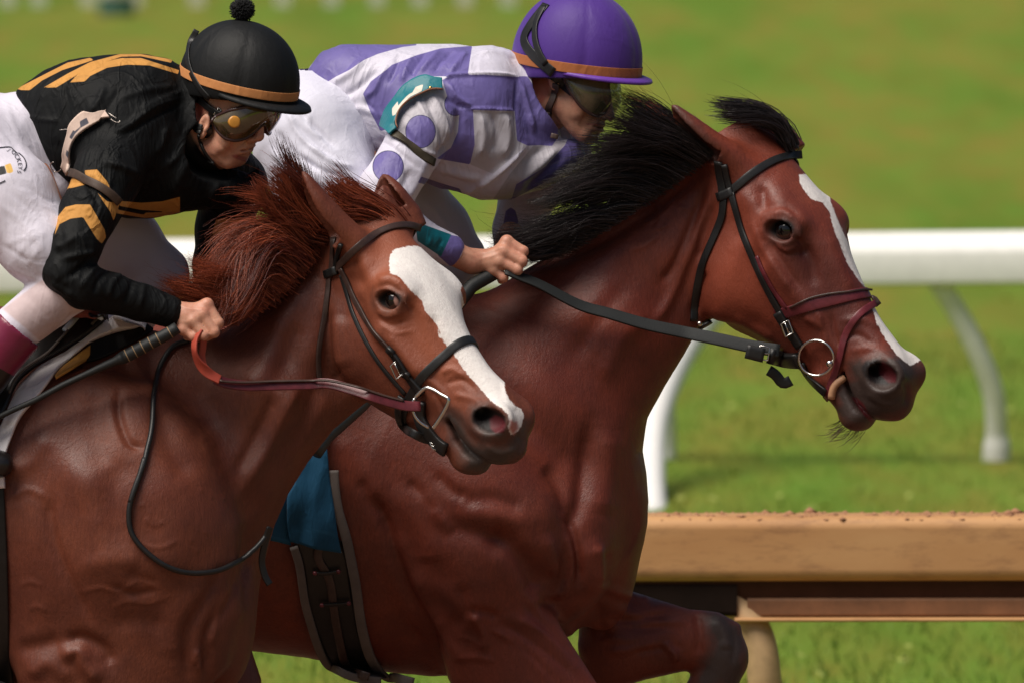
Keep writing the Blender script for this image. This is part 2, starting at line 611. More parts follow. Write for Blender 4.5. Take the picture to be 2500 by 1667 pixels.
def sculpt_head(f, H, k_join=0.02, eye_ang=.55, mouth=0.0):
    ctr = H.to_world([.30, -.09, 0])[0]
    ex = H.to_world([(-.1, -.1, 0), (.68, -.1, 0), (.2, .06, 0), (.15, -.28, 0), (.2, 0, .14), (.2, 0, -.14), (.6, -.05, .1), (.6, -.1, -.1), (.6, -.2, 0)])
    lo, hi = ex.min(0) - .04, ex.max(0) + .04
    sl = f.sub(lo, hi)
    X = f.x[sl[0]][:, None, None]; Y = f.y[sl[1]][None, :, None]; Zc = f.z[sl[2]][None, None, :]
    U, Vv, Wl = H.local(X, Y, Zc)
    S = H.scale
    uf, vc, T = HT
    # loft
    iu = np.clip((U - uf[0]) / (uf[1] - uf[0]), 0, len(uf) - 1.001)
    i = iu.astype(np.int32); t = iu - i
    c = vc[i] * (1 - t) + vc[np.minimum(i + 1, len(uf) - 1)] * t
    dv = Vv - c; aw = np.abs(Wl)
    ang = np.arctan2(aw, dv); rho = np.hypot(aw, dv)
    it = np.clip(ang / math.pi * (T.shape[1] - 1), 0, T.shape[1] - 1.001)
    j = it.astype(np.int32); tt = it - j
    i1 = np.minimum(i + 1, len(uf) - 1)
    Rr = (T[i, j] * (1 - tt) + T[i, j + 1] * tt) * (1 - t) + (T[i1, j] * (1 - tt) + T[i1, j + 1] * tt) * t
    # round the muzzle's end
    e = np.clip((U - .563) / .075, 0, 1)
    Rr = Rr * np.sqrt(np.clip(1 - e ** 2.6, 0.0, 1))
    D = (rho - Rr) * .86
    D = np.maximum(D, U - .64)
    D = np.maximum(D, -.055 - U)
    D = D.astype(np.float32)
    def su(D, d, k):
        h = np.maximum(k - np.abs(D - d), 0) / k
        return np.minimum(D, d) - h * h * k * .25
    def ss(D, d, k):
        d = -d
        h = np.maximum(k - np.abs(D - d), 0) / k
        return np.maximum(D, d) + h * h * k * .25
    def ell(c, r, ang=0.0, W_=None):
        q = Wl if W_ is None else W_
        a, b, w = U - c[0], Vv - c[1], q - c[2]
        ca, sa = math.cos(ang), math.sin(ang)
        a, b = a * ca + b * sa, -a * sa + b * ca
        k0 = np.sqrt((a / r[0]) ** 2 + (b / r[1]) ** 2 + (w / r[2]) ** 2)
        k1 = np.sqrt((a / r[0] ** 2) ** 2 + (b / r[1] ** 2) ** 2 + (w / r[2] ** 2) ** 2) + 1e-6
        return k0 * (k0 - 1) / k1
    def cone(a, b, ra, rb, q):
        a = np.array(a); b = np.array(b); ab = b - a; L2 = float(ab @ ab)
        px, py, pz = U - a[0], Vv - a[1], q - a[2]
        t = np.clip((px * ab[0] + py * ab[1] + pz * ab[2]) / L2, 0, 1)
        return np.sqrt((px - t * ab[0]) ** 2 + (py - t * ab[1]) ** 2 + (pz - t * ab[2]) ** 2) - (ra + (rb - ra) * t)
    A = np.where(Wl < 0, aw + .007, aw)   # sideways coordinate, the far side a little leaner
    D = su(D, ell((.165, -.185, .048), (.100, .085, .036), 0, A), .02)            # masseter
    D = su(D, cone((.235, -.098, .080), (.36, -.092, .056), .012, .006, A), .03)   # facial crest
    D = su(D, ell((.182, -.010, .074), (.040, .020, .019), .35, A), .03)         # brow
    D = ss(D, ell((.118, -.010, .100), (.026, .020, .014), 0, A), .03)           # hollow above the eye
    D = ss(D, ell((.29, -.030, .085), (.06, .014, .014), -.12, A), .03)            # side of the nasal bone
    D = su(D, ell((.200, -.038, .080), (.036, .028, .022), 0, A), .025)            # orbit
    D = su(D, ell((.556, -.186, 0), (.036, .023, .032), .25), .02)                # chin
    D = su(D, cone((.45, -.165, .02), (.56, -.172, .018), .024, .022, A), .02)     # lower lip
    D = su(D, ell((.580, -.108, 0), (.049, .033, .041), .45), .018)                # upper lip
    # nostril rim and cavity
    n0 = np.array([.555, -.058, .056])
    D = su(D, ell(n0 + (0, 0, -.010), (.046, .036, .018), .5, A), .028)
    D = ss(D, ell((.557, -.058, .068), (.037, .027, .030), .65, A), .008)
    D = ss(D, cone((.550, -.060, .060), (.515, -.068, .035), .020, .012, A), .008)
    D = ss(D, ell((.522, -.036, .064), (.030, .008, .010), -.2, A), .012)          # fold behind the nostril
    # mouth
    m0 = [(.475, -.130), (.515, -.146), (.55, -.152), (.60, -.150), (.66, -.156)]
    dm = None
    for (a0, b0), (a1, b1) in zip(m0[:-1], m0[1:]):
        ab = np.array([a1 - a0, b1 - b0]); L2 = ab @ ab
        px, py = U - a0, Vv - b0
        t = np.clip((px * ab[0] + py * ab[1]) / L2, 0, 1)
        q = np.hypot(px - t * ab[0], py - t * ab[1]) - (.0042 + mouth * max(a0 - .44, 0))
        dm = q if dm is None else np.minimum(dm, q)
    dm = np.maximum(dm, .020 - A)
    D = ss(D, dm.astype(np.float32), .008)
    # eye socket and lids
    ex_, ey_ = U - .197, Vv + .038
    ca, sa = math.cos(eye_ang), math.sin(eye_ang)
    ex2, ey2 = ex_ * ca + ey_ * sa, -ex_ * sa + ey_ * ca
    el = np.hypot(ex2 / 1.30, ey2) 
    lid = np.hypot(el - .0235, (A - .0955) * .8) - .0034
    D = su(D, lid.astype(np.float32), .009)
    lid2 = np.hypot(np.hypot(ex2 / 1.25, ey2 - .003) - .034, A - .0905) - .0026
    D = su(D, np.where(ey2 > 0, lid2, 1).astype(np.float32), .009)
    D = ss(D, (np.hypot(np.hypot(ex2 / 1.32, ey2), (A - .102) * .8) - .0212).astype(np.float32), .004)
    D = D * S
    Fs = f.F[sl]
    h = np.maximum(k_join - np.abs(Fs - D), 0) / k_join
    f.F[sl] = np.minimum(Fs, D) - h * h * k_join * .25
    return sl, (U, Vv, Wl)

def ear(f, base, tip, openv, L=None, wid=.034):
    base = np.asarray(base, float); tip = np.asarray(tip, float)
    ax = tip - base; L = np.linalg.norm(ax); ax /= L
    op = np.asarray(openv, float); op = op - ax * (op @ ax); op /= np.linalg.norm(op)
    sd = np.cross(ax, op)
    lo = np.minimum(base, tip) - .09; hi = np.maximum(base, tip) + .09
    prof_t = np.array([-.45, -.1, .05, .25, .45, .65, .8, .92, 1.0])
    prof_r = np.array([1.2, 1.2, 1.15, 1.08, 1.0, .82, .58, .34, .08]) * wid
    def fn(X, Y, Zc):
        px, py, pz = X - base[0], Y - base[1], Zc - base[2]
        t = (px * ax[0] + py * ax[1] + pz * ax[2]) / L
        a = px * sd[0] + py * sd[1] + pz * sd[2]
        b = px * op[0] + py * op[1] + pz * op[2] - .012 * np.sin(np.clip(t, 0, 1) * 3.0)
        r = np.interp(t, prof_t, prof_r).astype(np.float32)
        out = np.hypot(a, b * 1.15) - r
        inn = np.hypot(a * 1.0, (b - r * .62) * 1.0) - (r - .0085)
        inn = np.where(t > .12, inn, inn + (.12 - t) * .3)
        hh = np.maximum(.007 - np.abs(out + inn), 0) / .007
        d = np.maximum(out, -inn) + hh * hh * .007 * .25
        d = np.maximum(d, (t - 1.0) * L)
        d = np.maximum(d, (-.45 - t) * L)
        return (d * .85).astype(np.float32)
    f.apply(fn, lo, hi, .026, 'u')

def A_(t): return Z(700, 380, .5102, t)
def E_(t): return Z(1580, 220, .5484, t)

def LM(conv, rows):
    return [(m, conv(p)[0]) + tuple(w) for m, p, *w in rows]

CH_LM = LM(A_, [
 ((.197, -.038, .098), '492,692'), ((.208, .010, -.098), '885,650'), ((.175, .0, .088), '505,600', .6),
 ((.0, -.030, .065), '300,390', .4), ((.0, -.030, -.065), '555,275', .4),
 ((.072, .012, -.07), '655,365'),
 ((.38, .003, -.036), '938,905'), ((.31, .012, -.055), '890,790'),
 ((.44, -.004, -.036), '1010,1010', .8), ((.555, -.058, .062), '965,1265'), ((.578, -.040, -.055), '1166,1255'),
 ((.628, -.085, 0), '1128,1405', .7), ((.570, -.208, 0), '870,1525'), ((.475, -.130, .05), '760,1270', .7),
 ((.335, -.244, .01), '480,1245', .8), ((.43, -.200, .01), '640,1340', .8),
 ((.21, -.275, .05), '225,1070', .6), ((.14, -.22, .08), '190,860', .5), ((.52, -.014, -.03), '1120,1120', .8),
])
BY_LM = LM(E_, [
 ((.197, -.038, .098), '602,618'), ((.208, .010, -.098), '922,560'), ((.175, .0, .088), '600,545', .6),
 ((.0, -.030, .065), '345,285', .4), ((.0, -.030, -.065), '590,215', .4),
 ((.07, .012, -.07), '728,305'), ((.14, .02, -.08), '810,430'),
 ((.38, .003, -.036), '1005,890'), ((.31, .012, -.055), '948,745'),
 ((.44, -.004, -.036), '1065,1010', .8), ((.555, -.058, .062), '1045,1275'), ((.578, -.040, -.055), '1224,1255'),
 ((.628, -.085, 0), '1165,1405', .7), ((.570, -.208, 0), '915,1512'), ((.475, -.130, .05), '862,1260', .7),
 ((.345, -.240, .01), '590,1180', .8), ((.28, -.272, .03), '430,1115'), ((.43, -.200, .01), '730,1310', .8),
 ((.22, -.275, .05), '290,1050', .8), ((.15, -.23, .08), '225,900', .5),
])
# ================================================================ materials
class NT:
    def __init__(s, name):
        s.m = bpy.data.materials.new(name); s.m.use_nodes = True
        s.t = s.m.node_tree; s.b = s.t.nodes['Principled BSDF']
        s.tc = None
    def n(s, typ, **kw):
        x = s.t.nodes.new(typ)
        for k, v in kw.items():
            if k.startswith('i_'):
                key = k[2:]
                x.inputs[int(key) if key.isdigit() else key].default_value = v
            else:
                setattr(x, k, v)
        return x
    def l(s, a, b): s.t.links.new(a, b)
    def coord(s):
        if s.tc is None:
            g = s.n('ShaderNodeNewGeometry'); s.tc = g.outputs['Position']
        return s.tc
    def noise(s, scale, detail=4, rough=.55, stretch=None, dist=0.0, rotv=None):
        v = s.coord()
        if stretch is not None or rotv is not None:
            mp = s.n('ShaderNodeMapping')
            if stretch is not None: mp.inputs['Scale'].default_value = stretch
            if rotv is not None: mp.inputs['Rotation'].default_value = rotv
            s.l(v, mp.inputs['Vector']); v = mp.outputs[0]
        x = s.n('ShaderNodeTexNoise', i_Scale=scale, i_Detail=detail, i_Roughness=rough, i_Distortion=dist)
        s.l(v, x.inputs['Vector'])
        return x.outputs['Fac']
    def ramp(s, fac, stops):
        r = s.n('ShaderNodeValToRGB'); e = r.color_ramp.elements
        while len(e) < len(stops): e.new(.5)
        for q, (p, c) in zip(e, stops):
            q.position = p; q.color = (c, c, c, 1) if np.isscalar(c) else (*c, 1)
        s.l(fac, r.inputs[0]); return r.outputs[0]
    def mix(s, fac, a, b, typ='MIX'):
        x = s.n('ShaderNodeMix', data_type='RGBA', blend_type=typ)
        for sock, v in ((x.inputs[0], fac), (x.inputs[6], a), (x.inputs[7], b)):
            if hasattr(v, 'is_linked') or hasattr(v, 'links'): s.l(v, sock)
            elif np.isscalar(v): sock.default_value = v
            else: sock.default_value = (*v, 1)
        return x.outputs[2]
    def math(s, op, a, b=0.0, clamp=False):
        x = s.n('ShaderNodeMath', operation=op, use_clamp=clamp)
        for sock, v in ((x.inputs[0], a), (x.inputs[1], b)):
            if hasattr(v, 'links'): s.l(v, sock)
            else: sock.default_value = v
        return x.outputs[0]
    def attr(s, name):
        return s.n('ShaderNodeAttribute', attribute_name=name).outputs['Fac']
    def mask(s, name, soft=1.0, wob=None):
        """0..1 mask from a signed-distance attribute in photo pixels"""
        a = s.attr(name)
        if wob is not None:
            nz = s.noise(wob[0], 3, .6, stretch=wob[2] if len(wob) > 2 else None)
            a = s.math('ADD', a, s.math('MULTIPLY', s.math('SUBTRACT', nz, .5), wob[1]))
        return s.math('ADD', s.math('DIVIDE', a, 2 * soft), .5, clamp=True)
    def bump(s, h, strength=.3, dist=.001, prev=None):
        x = s.n('ShaderNodeBump', i_Strength=strength, i_Distance=dist)
        s.l(h, x.inputs['Height'])
        if prev is not None: s.l(prev, x.inputs['Normal'])
        return x.outputs[0]

def setp(m, base=None, rough=None, metal=None, spec=None, sheen=None, coat=None, alpha=None, trans=None, ior=None, sss=None, normal=None):
    b = m.b
    def S(k, v):
        if v is None: return
        if hasattr(v, 'links'): m.l(v, b.inputs[k])
        elif isinstance(v, (tuple, list)) and len(v) == 3: b.inputs[k].default_value = (*v, 1)
        else: b.inputs[k].default_value = v
    S('Base Color', base); S('Roughness', rough); S('Metallic', metal); S('Specular IOR Level', spec)
    S('Sheen Weight', sheen); S('Coat Weight', coat); S('Alpha', alpha); S('Transmission Weight', trans)
    S('IOR', ior); S('Normal', normal); S('Subsurface Weight', sss)
    return m.m

def coat_mat(name, c1, c2, c3, pts_col, white=True):
    m = NT(name)
    big = m.noise(3.0, 4, .6)
    mid = m.noise(14.0, 5, .65, stretch=(1, 1, .8))
    col = m.mix(m.ramp(big, [(.35, 0.0), (.68, 1.0)]), c1, c2)
    col = m.mix(m.math('MULTIPLY', m.ramp(mid, [(.38, 0.0), (.72, 1.0)]), .55), col, c3)
    hair = m.noise(300.0, 3, .75, stretch=(.6, 1, .14), rotv=(0, R(32), 0))
    hair2 = m.noise(90.0, 4, .7, stretch=(.6, 1, .3), rotv=(0, R(-20), 0))
    fine = m.noise(620.0, 2, .6)
    col = m.mix(m.math('MULTIPLY', m.ramp(hair, [(.3, 0.0), (.7, 1.0)]), .45), col, tuple(x * .40 for x in c1))
    col = m.mix(m.math('MULTIPLY', m.mask('face_dark', 40.0), .62), col, c3)  # pulls the masked face area towards the dark coat tone
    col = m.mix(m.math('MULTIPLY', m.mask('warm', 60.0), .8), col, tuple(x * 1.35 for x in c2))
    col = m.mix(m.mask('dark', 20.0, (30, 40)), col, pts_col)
    col = m.mix(m.mask('lid', 4.0, (80, 5)), col, (.012, .008, .008))  # dark lid skin, plus painted shade that blackens the nostril cavities
    if white:
        wm = m.mask('blaze', 1.3, (170, 9, (1, 1, .45)))
        wcol = m.mix(m.ramp(hair2, [(.3, 0.0), (.8, 1.0)]), (.80, .76, .73), (.68, .62, .60))
        col = m.mix(wm, col, wcol)
        col = m.mix(m.mask('pink', 4.0, (60, 10)), col, (.52, .20, .18))
    col = m.mix(m.mask('inner', 3.0), col, (.085, .008, .012))
    veins = m.noise(9.0, 3, .5, dist=.6)
    v2 = m.math('ABSOLUTE', m.math('SUBTRACT', veins, .5))
    vh = m.ramp(v2, [(0.0, 1.0), (.02, 0.0)])
    b1 = m.bump(mid, .30, .006)
    b1 = m.bump(m.noise(45.0, 4, .6, stretch=(.8, 1, .5)), .30, .0024, b1)
    b1 = m.bump(hair, .9, .0014, b1)
    b1 = m.bump(vh, .08, .0016, b1)
    b1 = m.bump(fine, .45, .0006, b1)
    rg = m.ramp(m.noise(6.0, 4, .6), [(.3, .38), (.75, .66)])
    return setp(m, base=col, rough=rg, spec=.42, sheen=0.0, normal=b1)

def simple(name, col, rough=.6, metal=0.0, spec=.5, nz=None, bumps=None, var=.15, coat=None, sheen=None):
    m = NT(name)
    c = tuple(col)
    n1 = m.noise(nz or 25.0, 4, .6)
    base = m.mix(m.ramp(n1, [(.3, 0.0), (.7, 1.0)]), tuple(x * (1 - var) for x in c), tuple(min(1, x * (1 + var)) for x in c))
    nm = None
    for f, st, ds in (bumps or []):
        nm = m.bump(m.noise(f, 4, .6), st, ds, nm)
    return setp(m, base=base, rough=rough, metal=metal, spec=spec, normal=nm, coat=coat, sheen=sheen)
def cloth_mat(name, base, layers, rough=.55, spec=.35, sheen=.05, weave=900, bumps=.12, folds=.35):
    m = NT(name)
    n1 = m.noise(7.0, 4, .6)
    col = m.mix(m.ramp(n1, [(.3, 0.0), (.75, 1.0)]), base, tuple(x * .86 for x in base))
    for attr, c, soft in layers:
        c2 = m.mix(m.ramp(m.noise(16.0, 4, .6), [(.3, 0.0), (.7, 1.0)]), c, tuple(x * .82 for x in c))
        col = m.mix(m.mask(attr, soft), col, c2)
    b = m.bump(m.noise(11.0, 5, .6, stretch=(1, 1, .55), rotv=(0, R(35), 0), dist=.5), folds, .012)
    b = m.bump(m.noise(38.0, 4, .6, stretch=(1, 1, .5), rotv=(0, R(-30), 0), dist=.3), .35, .003, b)
    rd = m.noise(9.0, 3, .5, stretch=(1, 1, .38), rotv=(0, R(38), 0), dist=.9)
    b = m.bump(m.ramp(m.math('ABSOLUTE', m.math('SUBTRACT', rd, .5)), [(0.0, 1.0), (.07, 0.0)]), min(1, folds), .0045, b)
    rd = m.noise(15.0, 3, .5, stretch=(1, 1, .35), rotv=(0, R(-42), 0), dist=.7)
    b = m.bump(m.ramp(m.math('ABSOLUTE', m.math('SUBTRACT', rd, .5)), [(0.0, 1.0), (.06, 0.0)]), min(1, folds * .8), .0028, b)
    b = m.bump(m.noise(weave, 2, .5), bumps, .0003, b)
    return setp(m, base=col, rough=rough, spec=spec, sheen=sheen, normal=b)

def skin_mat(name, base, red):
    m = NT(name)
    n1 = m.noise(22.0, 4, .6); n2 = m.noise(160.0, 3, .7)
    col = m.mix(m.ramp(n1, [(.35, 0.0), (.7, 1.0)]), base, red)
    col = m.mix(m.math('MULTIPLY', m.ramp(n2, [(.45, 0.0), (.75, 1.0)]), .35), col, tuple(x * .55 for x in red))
    col = m.mix(m.mask('lip', 2.0), col, (.36, .11, .09))
    col = m.mix(m.mask('ear', 3.0), col, (.50, .15, .11))
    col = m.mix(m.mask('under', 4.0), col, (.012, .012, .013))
    b = m.bump(m.noise(60.0, 4, .6), .35, .0012)
    b = m.bump(n2, .35, .0006, b)
    b = m.bump(m.noise(500.0, 2, .6), .25, .0002, b)
    m.b.inputs['Subsurface Radius'].default_value = (.012, .004, .002)
    m.b.inputs['Subsurface Scale'].default_value = .5
    return setp(m, base=col, rough=.48, spec=.45, sss=.12, normal=b)

def leather(name, col, rough=.42, stitch=None):
    return simple(name, col, rough, spec=.5, nz=60, bumps=[(180.0, .35, .0006), (30.0, .25, .0012)], var=.28)

def hair_mat(name, lo, hi, rough=.38):
    m = NT(name)
    a = m.attr('shade')
    col = m.mix(m.ramp(a, [(.1, 0.0), (.95, 1.0)]), lo, hi)
    col = m.mix(m.math('MULTIPLY', m.ramp(m.noise(8.0, 3, .6), [(.35, 0.0), (.7, 1.0)]), .5), col, tuple(x * .5 for x in lo))
    return setp(m, base=col, rough=rough, spec=.5)

def metal_mat(name, col, rough=.25):
    return simple(name, col, rough, metal=1.0, bumps=[(120.0, .15, .0004)], var=.1)
# ================================================================ the two horses
def M_(t): return Z(550, 1000, .4677, t)
def N_(t): return Z(0, 900, .4891, t)
def K_(t): return Z(1000, 200, .3189, t)
def G_(t): return Z(1900, 650, .2742, t)
def C_(t): return Z(950, 800, .2551, t)

BAY_STROKES = [
 (M_('1660,640 1700,760 1690,900 1650,980'), 16, 7), (M_('1040,900 1180,960 1280,1080'), 26, 5), (M_('960,1130 1060,1260 1150,1420'), 12, -5),
 (M_('1560,1010 1640,1100 1760,1230 1880,1370'), 9, -4), (M_('1460,1190 1600,1300 1720,1426'), 8, -4), (M_('1700,1050 1800,1160 1900,1300'), 12, 5),
 (M_('1960,930 2080,960 2200,1010'), 10, 5), (M_('2050,1130 2180,1140 2300,1130'), 6, -5), (M_('1990,1260 2120,1250 2280,1210'), 10, 5), (M_('1930,700 1960,800 1950,900'), 12, 6),
 (M_('1230,480 1400,470 1560,520'), 20, -6), (M_('1650,300 1740,420 1780,560'), 14, -6), (M_('1010,420 1120,560 1190,640'), 14, 5), (M_('1090,330 1180,420 1260,450'), 14, -5),
 (Z(1400, 1050, .4677, '640,960 660,1050 650,1180'), 10, -5), (Z(1400, 1050, .4677, '730,980 790,1060 800,1150'), 14, 5), (Z(1400, 1050, .4677, '820,1040 840,1120 830,1220'), 7, -3),
 (Z(1400, 1050, .4677, '490,1130 520,1150 530,1180'), 9, 8), (Z(1400, 1050, .4677, '300,1160 420,1140 560,1130'), 7, -5), (Z(1400, 1050, .4677, '260,960 420,990 600,1000'), 9, 4),
 (M_('950,370 1030,450 1100,540'), 12, -5), (M_('860,400 980,560 1050,700 1060,800'), 26, 5),
 (M_('1360,640 1480,690 1590,830 1660,980'), 26, -15), (M_('1200,620 1330,650 1420,700'), 22, -7),
 (M_('1150,750 1250,850 1300,1000'), 40, 6), (M_('1790,690 1812,820 1780,920 1710,985'), 9, 7),
 (M_('1800,560 1835,700 1845,900'), 9, -9), (M_('1905,60 1870,300 1850,480 1800,620'), 18, -10),
 (M_('2010,100 1990,350 1960,550'), 26, 7), (M_('1905,760 1930,900'), 26, 8), (M_('1990,780 1985,950'), 14, -6),
 (M_('800,480 850,620 900,780 980,990 1080,1160 1130,1290'), 14, -12), (M_('880,640 950,800 1030,980 1130,1150'), 22, 5),
 (M_('1380,1140 1480,1200 1620,1330 1700,1420'), 7, 4), (M_('1430,1110 1560,1180 1720,1300 1830,1400'), 8, -4),
 (M_('1500,1080 1640,1150 1780,1270 1880,1380'), 10, 4), (M_('1300,1060 1320,1110 1350,1180 1345,1260'), 9, 6),
 (M_('1270,1040 1350,1050 1420,1080'), 10, -5), (M_('1190,1300 1300,1290 1400,1310'), 7, 3), (M_('1200,1180 1290,1200 1330,1240'), 6, 3),
 (M_('1240,950 1250,1030 1220,1100'), 14, -4), (M_('1100,1080 1150,1200 1240,1300'), 14, 4),
 (M_('1980,1100 2120,1095 2330,1070'), 8, -6), (M_('2010,1030 2150,1050 2330,1020'), 12, 4), (M_('1960,1180 2100,1200 2330,1170'), 12, 3),
 (M_('1950,1000 1960,1120 1990,1200'), 14, -6), (M_('2190,985 2200,995'), 7, 4),
 (M_('720,400 760,480 800,520'), 14, -4), (M_('640,200 720,330 760,420'), 30, 4), (M_('1500,150 1640,260 1700,420'), 40, 4),
 (M_('1330,520 1500,560 1640,560'), 34, 5), (M_('1560,700 1640,740 1700,800'), 26, 5),
 (K_('950,1380 1200,1330 1450,1230 1700,1080 2000,860 2200,700'), 15, -7), (K_('1000,1300 1200,1240 1500,1130 1800,960 2100,740'), 14, 4),
 (K_('1120,1290 1080,1340'), 6, 4), (K_('1200,1450 1500,1360 1800,1180'), 30, 4),
 (K_('1880,930 1900,965'), 3.2, 2.5), (K_('1850,1140 1950,1110 1990,1090'), 4, 2), (K_('2050,960 2130,970'), 4, 2), (K_('1690,1290 1800,1260 1900,1180'), 4, 2.5),
 (E_('290,470 230,620 165,780 90,950 30,1040'), 12, 6), (E_('265,420 190,620 120,780 60,860'), 9, -5), (E_('250,800 225,900 210,1010'), 10, -10),
 (E_('300,500 250,640 225,760'), 8, -7), (E_('30,500 60,570 40,610'), 4, 3), (E_('130,480 60,560 -20,600'), 4, 2.5),
 (E_('0,1000 -120,1120 -200,1300'), 20, 5), (E_('-80,860 -200,1000 -330,1200'), 22, -5),
 (E_('445,480 470,500'), 22, 5), (E_('560,440 590,470'), 26, 4), (E_('515,460 520,520'), 12, -4), (E_('400,590 420,640'), 20, -4),
 (E_('470,580 520,700 590,810 650,900'), 12, 5), (E_('520,620 590,760 690,900'), 10, -4), (E_('660,650 700,700 690,740'), 5, -4),
 (E_('575,690 620,715 670,690'), 4, 3), (E_('590,715 630,735 680,720'), 3.5, -2.5), (E_('560,560 605,540 655,570'), 6, 4), (E_('540,525 610,515 680,560'), 7, -4),
 (E_('740,880 730,760 690,700'), 14, -4), (E_('800,640 860,780 920,900'), 16, 4), (E_('760,990 790,1080 800,1150'), 6, 4), (E_('820,1000 835,1090 860,1150'), 5, -5),
 (E_('700,1010 780,1060'), 7, 4), (E_('870,1030 960,1020 1040,1060'), 8, 4), (E_('860,1100 940,1090 1000,1130'), 7, -4), (E_('900,1160 1000,1150 1080,1180 1130,1240'), 8, 3),
 (E_('430,700 350,850 330,980'), 30, 4), (E_('380,1010 480,1060 560,1110'), 10, 4),
 (E_('1010,920 1090,1050 1180,1180'), 7, 3), (E_('960,1340 1060,1395 1130,1380'), 8, 4), (E_('1140,1290 1160,1340 1150,1400'), 6, -5),
]
CHESTNUT_STROKES = [
 (N_('600,100 590,200 610,290 650,370 720,400'), 9, -7), (N_('810,230 850,380 910,480'), 26, -8), (N_('1000,120 1060,240 1000,330'), 24, -4),
 (N_('1500,60 1400,260 1320,420 1200,620'), 14, 7), (N_('1640,120 1500,380 1350,640 1200,860'), 18, 3), (N_('1380,120 1280,330 1180,520'), 14, -6),
 (N_('820,640 880,800 860,920'), 60, 8), (N_('250,640 250,760 290,920 380,1120 450,1250'), 13, -6), (N_('130,700 150,950 220,1150'), 40, 4),
 (N_('430,560 500,800 560,1000'), 44, 5), (N_('200,180 300,420 420,560'), 40, 5), (N_('470,100 480,300 520,500'), 26, -4), (N_('640,450 560,620 600,900'), 26, -4),
 (N_('1215,980 1120,1180 1040,1330 1030,1568'), 12, -9), (N_('1110,1000 1000,1180 930,1330 940,1568'), 14, -7), (N_('1050,1050 880,1250 860,1450'), 26, 5),
 (N_('1170,1050 1090,1230 1040,1400'), 9, 7), (N_('1290,880 1240,1050 1210,1300'), 14, 4), (N_('960,1480 985,1420 1000,1520'), 8, 7),
 (N_('330,1360 420,1350 520,1400 560,1480'), 16, -9), (N_('300,1440 390,1400 430,1480 500,1568'), 18, 11), (N_('180,1500 240,1470 320,1520'), 18, 6), (N_('90,1400 200,1380 300,1350'), 18, -6),
 (N_('390,1120 500,1090 600,1110 680,1060 740,1070 800,1110'), 5, 4), (N_('560,1190 640,1160 740,1170 850,1130'), 5, 3.5), (N_('700,860 760,890 830,880 880,850'), 4, 3),
 (N_('640,400 760,410 860,440'), 4, 2.5), (N_('560,1080 660,1120 800,1100'), 9, -4), (N_('100,1080 160,1060 220,1080'), 5, 3), (N_('150,1200 190,1180 240,1210'), 5, 3),
 (N_('560,1270 700,1250 820,1280'), 20, -4), (N_('400,1000 560,950 700,960'), 22, 4), (N_('640,1000 700,1050 800,1060'), 12, -3),
 (N_('80,500 150,470 210,380'), 18, 4), (N_('60,640 140,600 230,640'), 8, 3), (N_('740,700 760,760 780,740'), 3, 2.5), (N_('720,740 760,780 820,760'), 3, 2.5), (N_('690,690 720,670'), 3, 2.5),
] + [(N_('%d,%d %d,%d' % (a, b, a + 8, b + 10)), 3.2, 2.6) for a, b in ((1100, 520), (1050, 630), (1110, 640), (1190, 410), (1130, 350), (1020, 810), (940, 850), (1260, 280), (1060, 370), (1160, 560), (1000, 600), (970, 900))] + [
 (A_('385,540 420,590'), 26, 5), (A_('330,520 350,600'), 14, -5), (A_('440,600 500,585 560,620'), 8, 5), (A_('430,640 490,620 555,660'), 5, -4), (A_('560,690 590,730 600,750'), 5, -4),
 (A_('430,740 480,770 550,750'), 5, 4), (A_('440,780 500,810 580,790'), 4, -3), (A_('450,810 520,850 600,840'), 4, 2.5), (A_('330,660 370,800 430,930'), 12, -4), (A_('480,840 570,960 640,1060'), 14, 5),
 (A_('420,880 520,1000 600,1100'), 12, -4), (A_('700,760 730,880 780,980'), 12, -4), (A_('740,1040 790,1020 860,1060'), 7, 4), (A_('760,1090 840,1070 900,1120'), 6, -4), (A_('800,1140 880,1160 930,1180'), 7, 4),
 (A_('660,1060 720,1100 770,1160'), 6, 4), (A_('690,1120 730,1180 760,1240'), 5, -5), (A_('800,1260 850,1330 900,1400'), 6, 4), (A_('950,1380 1020,1420 1100,1400'), 8, 4), (A_('1100,1330 1125,1370 1110,1430'), 6, -5),
 (A_('190,720 195,880 210,1000 270,1110'), 11, -10), (A_('230,760 240,900 270,1020'), 20, 5), (A_('150,1080 100,1250 20,1400'), 16, -4), (A_('300,600 270,760'), 16, -4), (A_('1040,1080 1060,1180 1100,1210'), 6, 3),
 (A_('-20,800 -80,950 -200,1130'), 22, 5), (A_('120,560 20,720 -60,840'), 26, 5), (A_('60,800 0,980 -90,1150'), 20, -5), (A_('60,470 -60,620 -200,720'), 12, -4),
]

def soft(L):
    return [(p, w * 1.15, h * (.5 if w < 6.5 and p[:, 1].mean() > 1000 else 1.3 if w > 8 else .9)) for p, w, h in L]

def limb(f, P, r, k=.03, flat=.85):
    f.chain(P, r, k, flat=((0, 1, 0), flat))

def full_legs(f, Yc, sx, hind_x, back_z):
    """hind legs, out of the frame to the left; sx: shift"""
    for s, ph in ((-1, 0.0), (1, .28)):
        y = Yc + s * .14
        x = hind_x
        limb(f, [(x, y, back_z - .28), (x + .12 - ph, y, back_z - .62), (x - .10 - ph, y, back_z - .95), (x + .08 - ph * 1.3, y, .28), (x + .16 - ph * 1.3, y, .10)],
             [.20, .13, .06, .038, .045], .06)
        limb(f, [(x + .16 - ph * 1.3, y, .10), (x + .20 - ph * 1.3, y, .05)], [.045, .06], .02, 1.0)

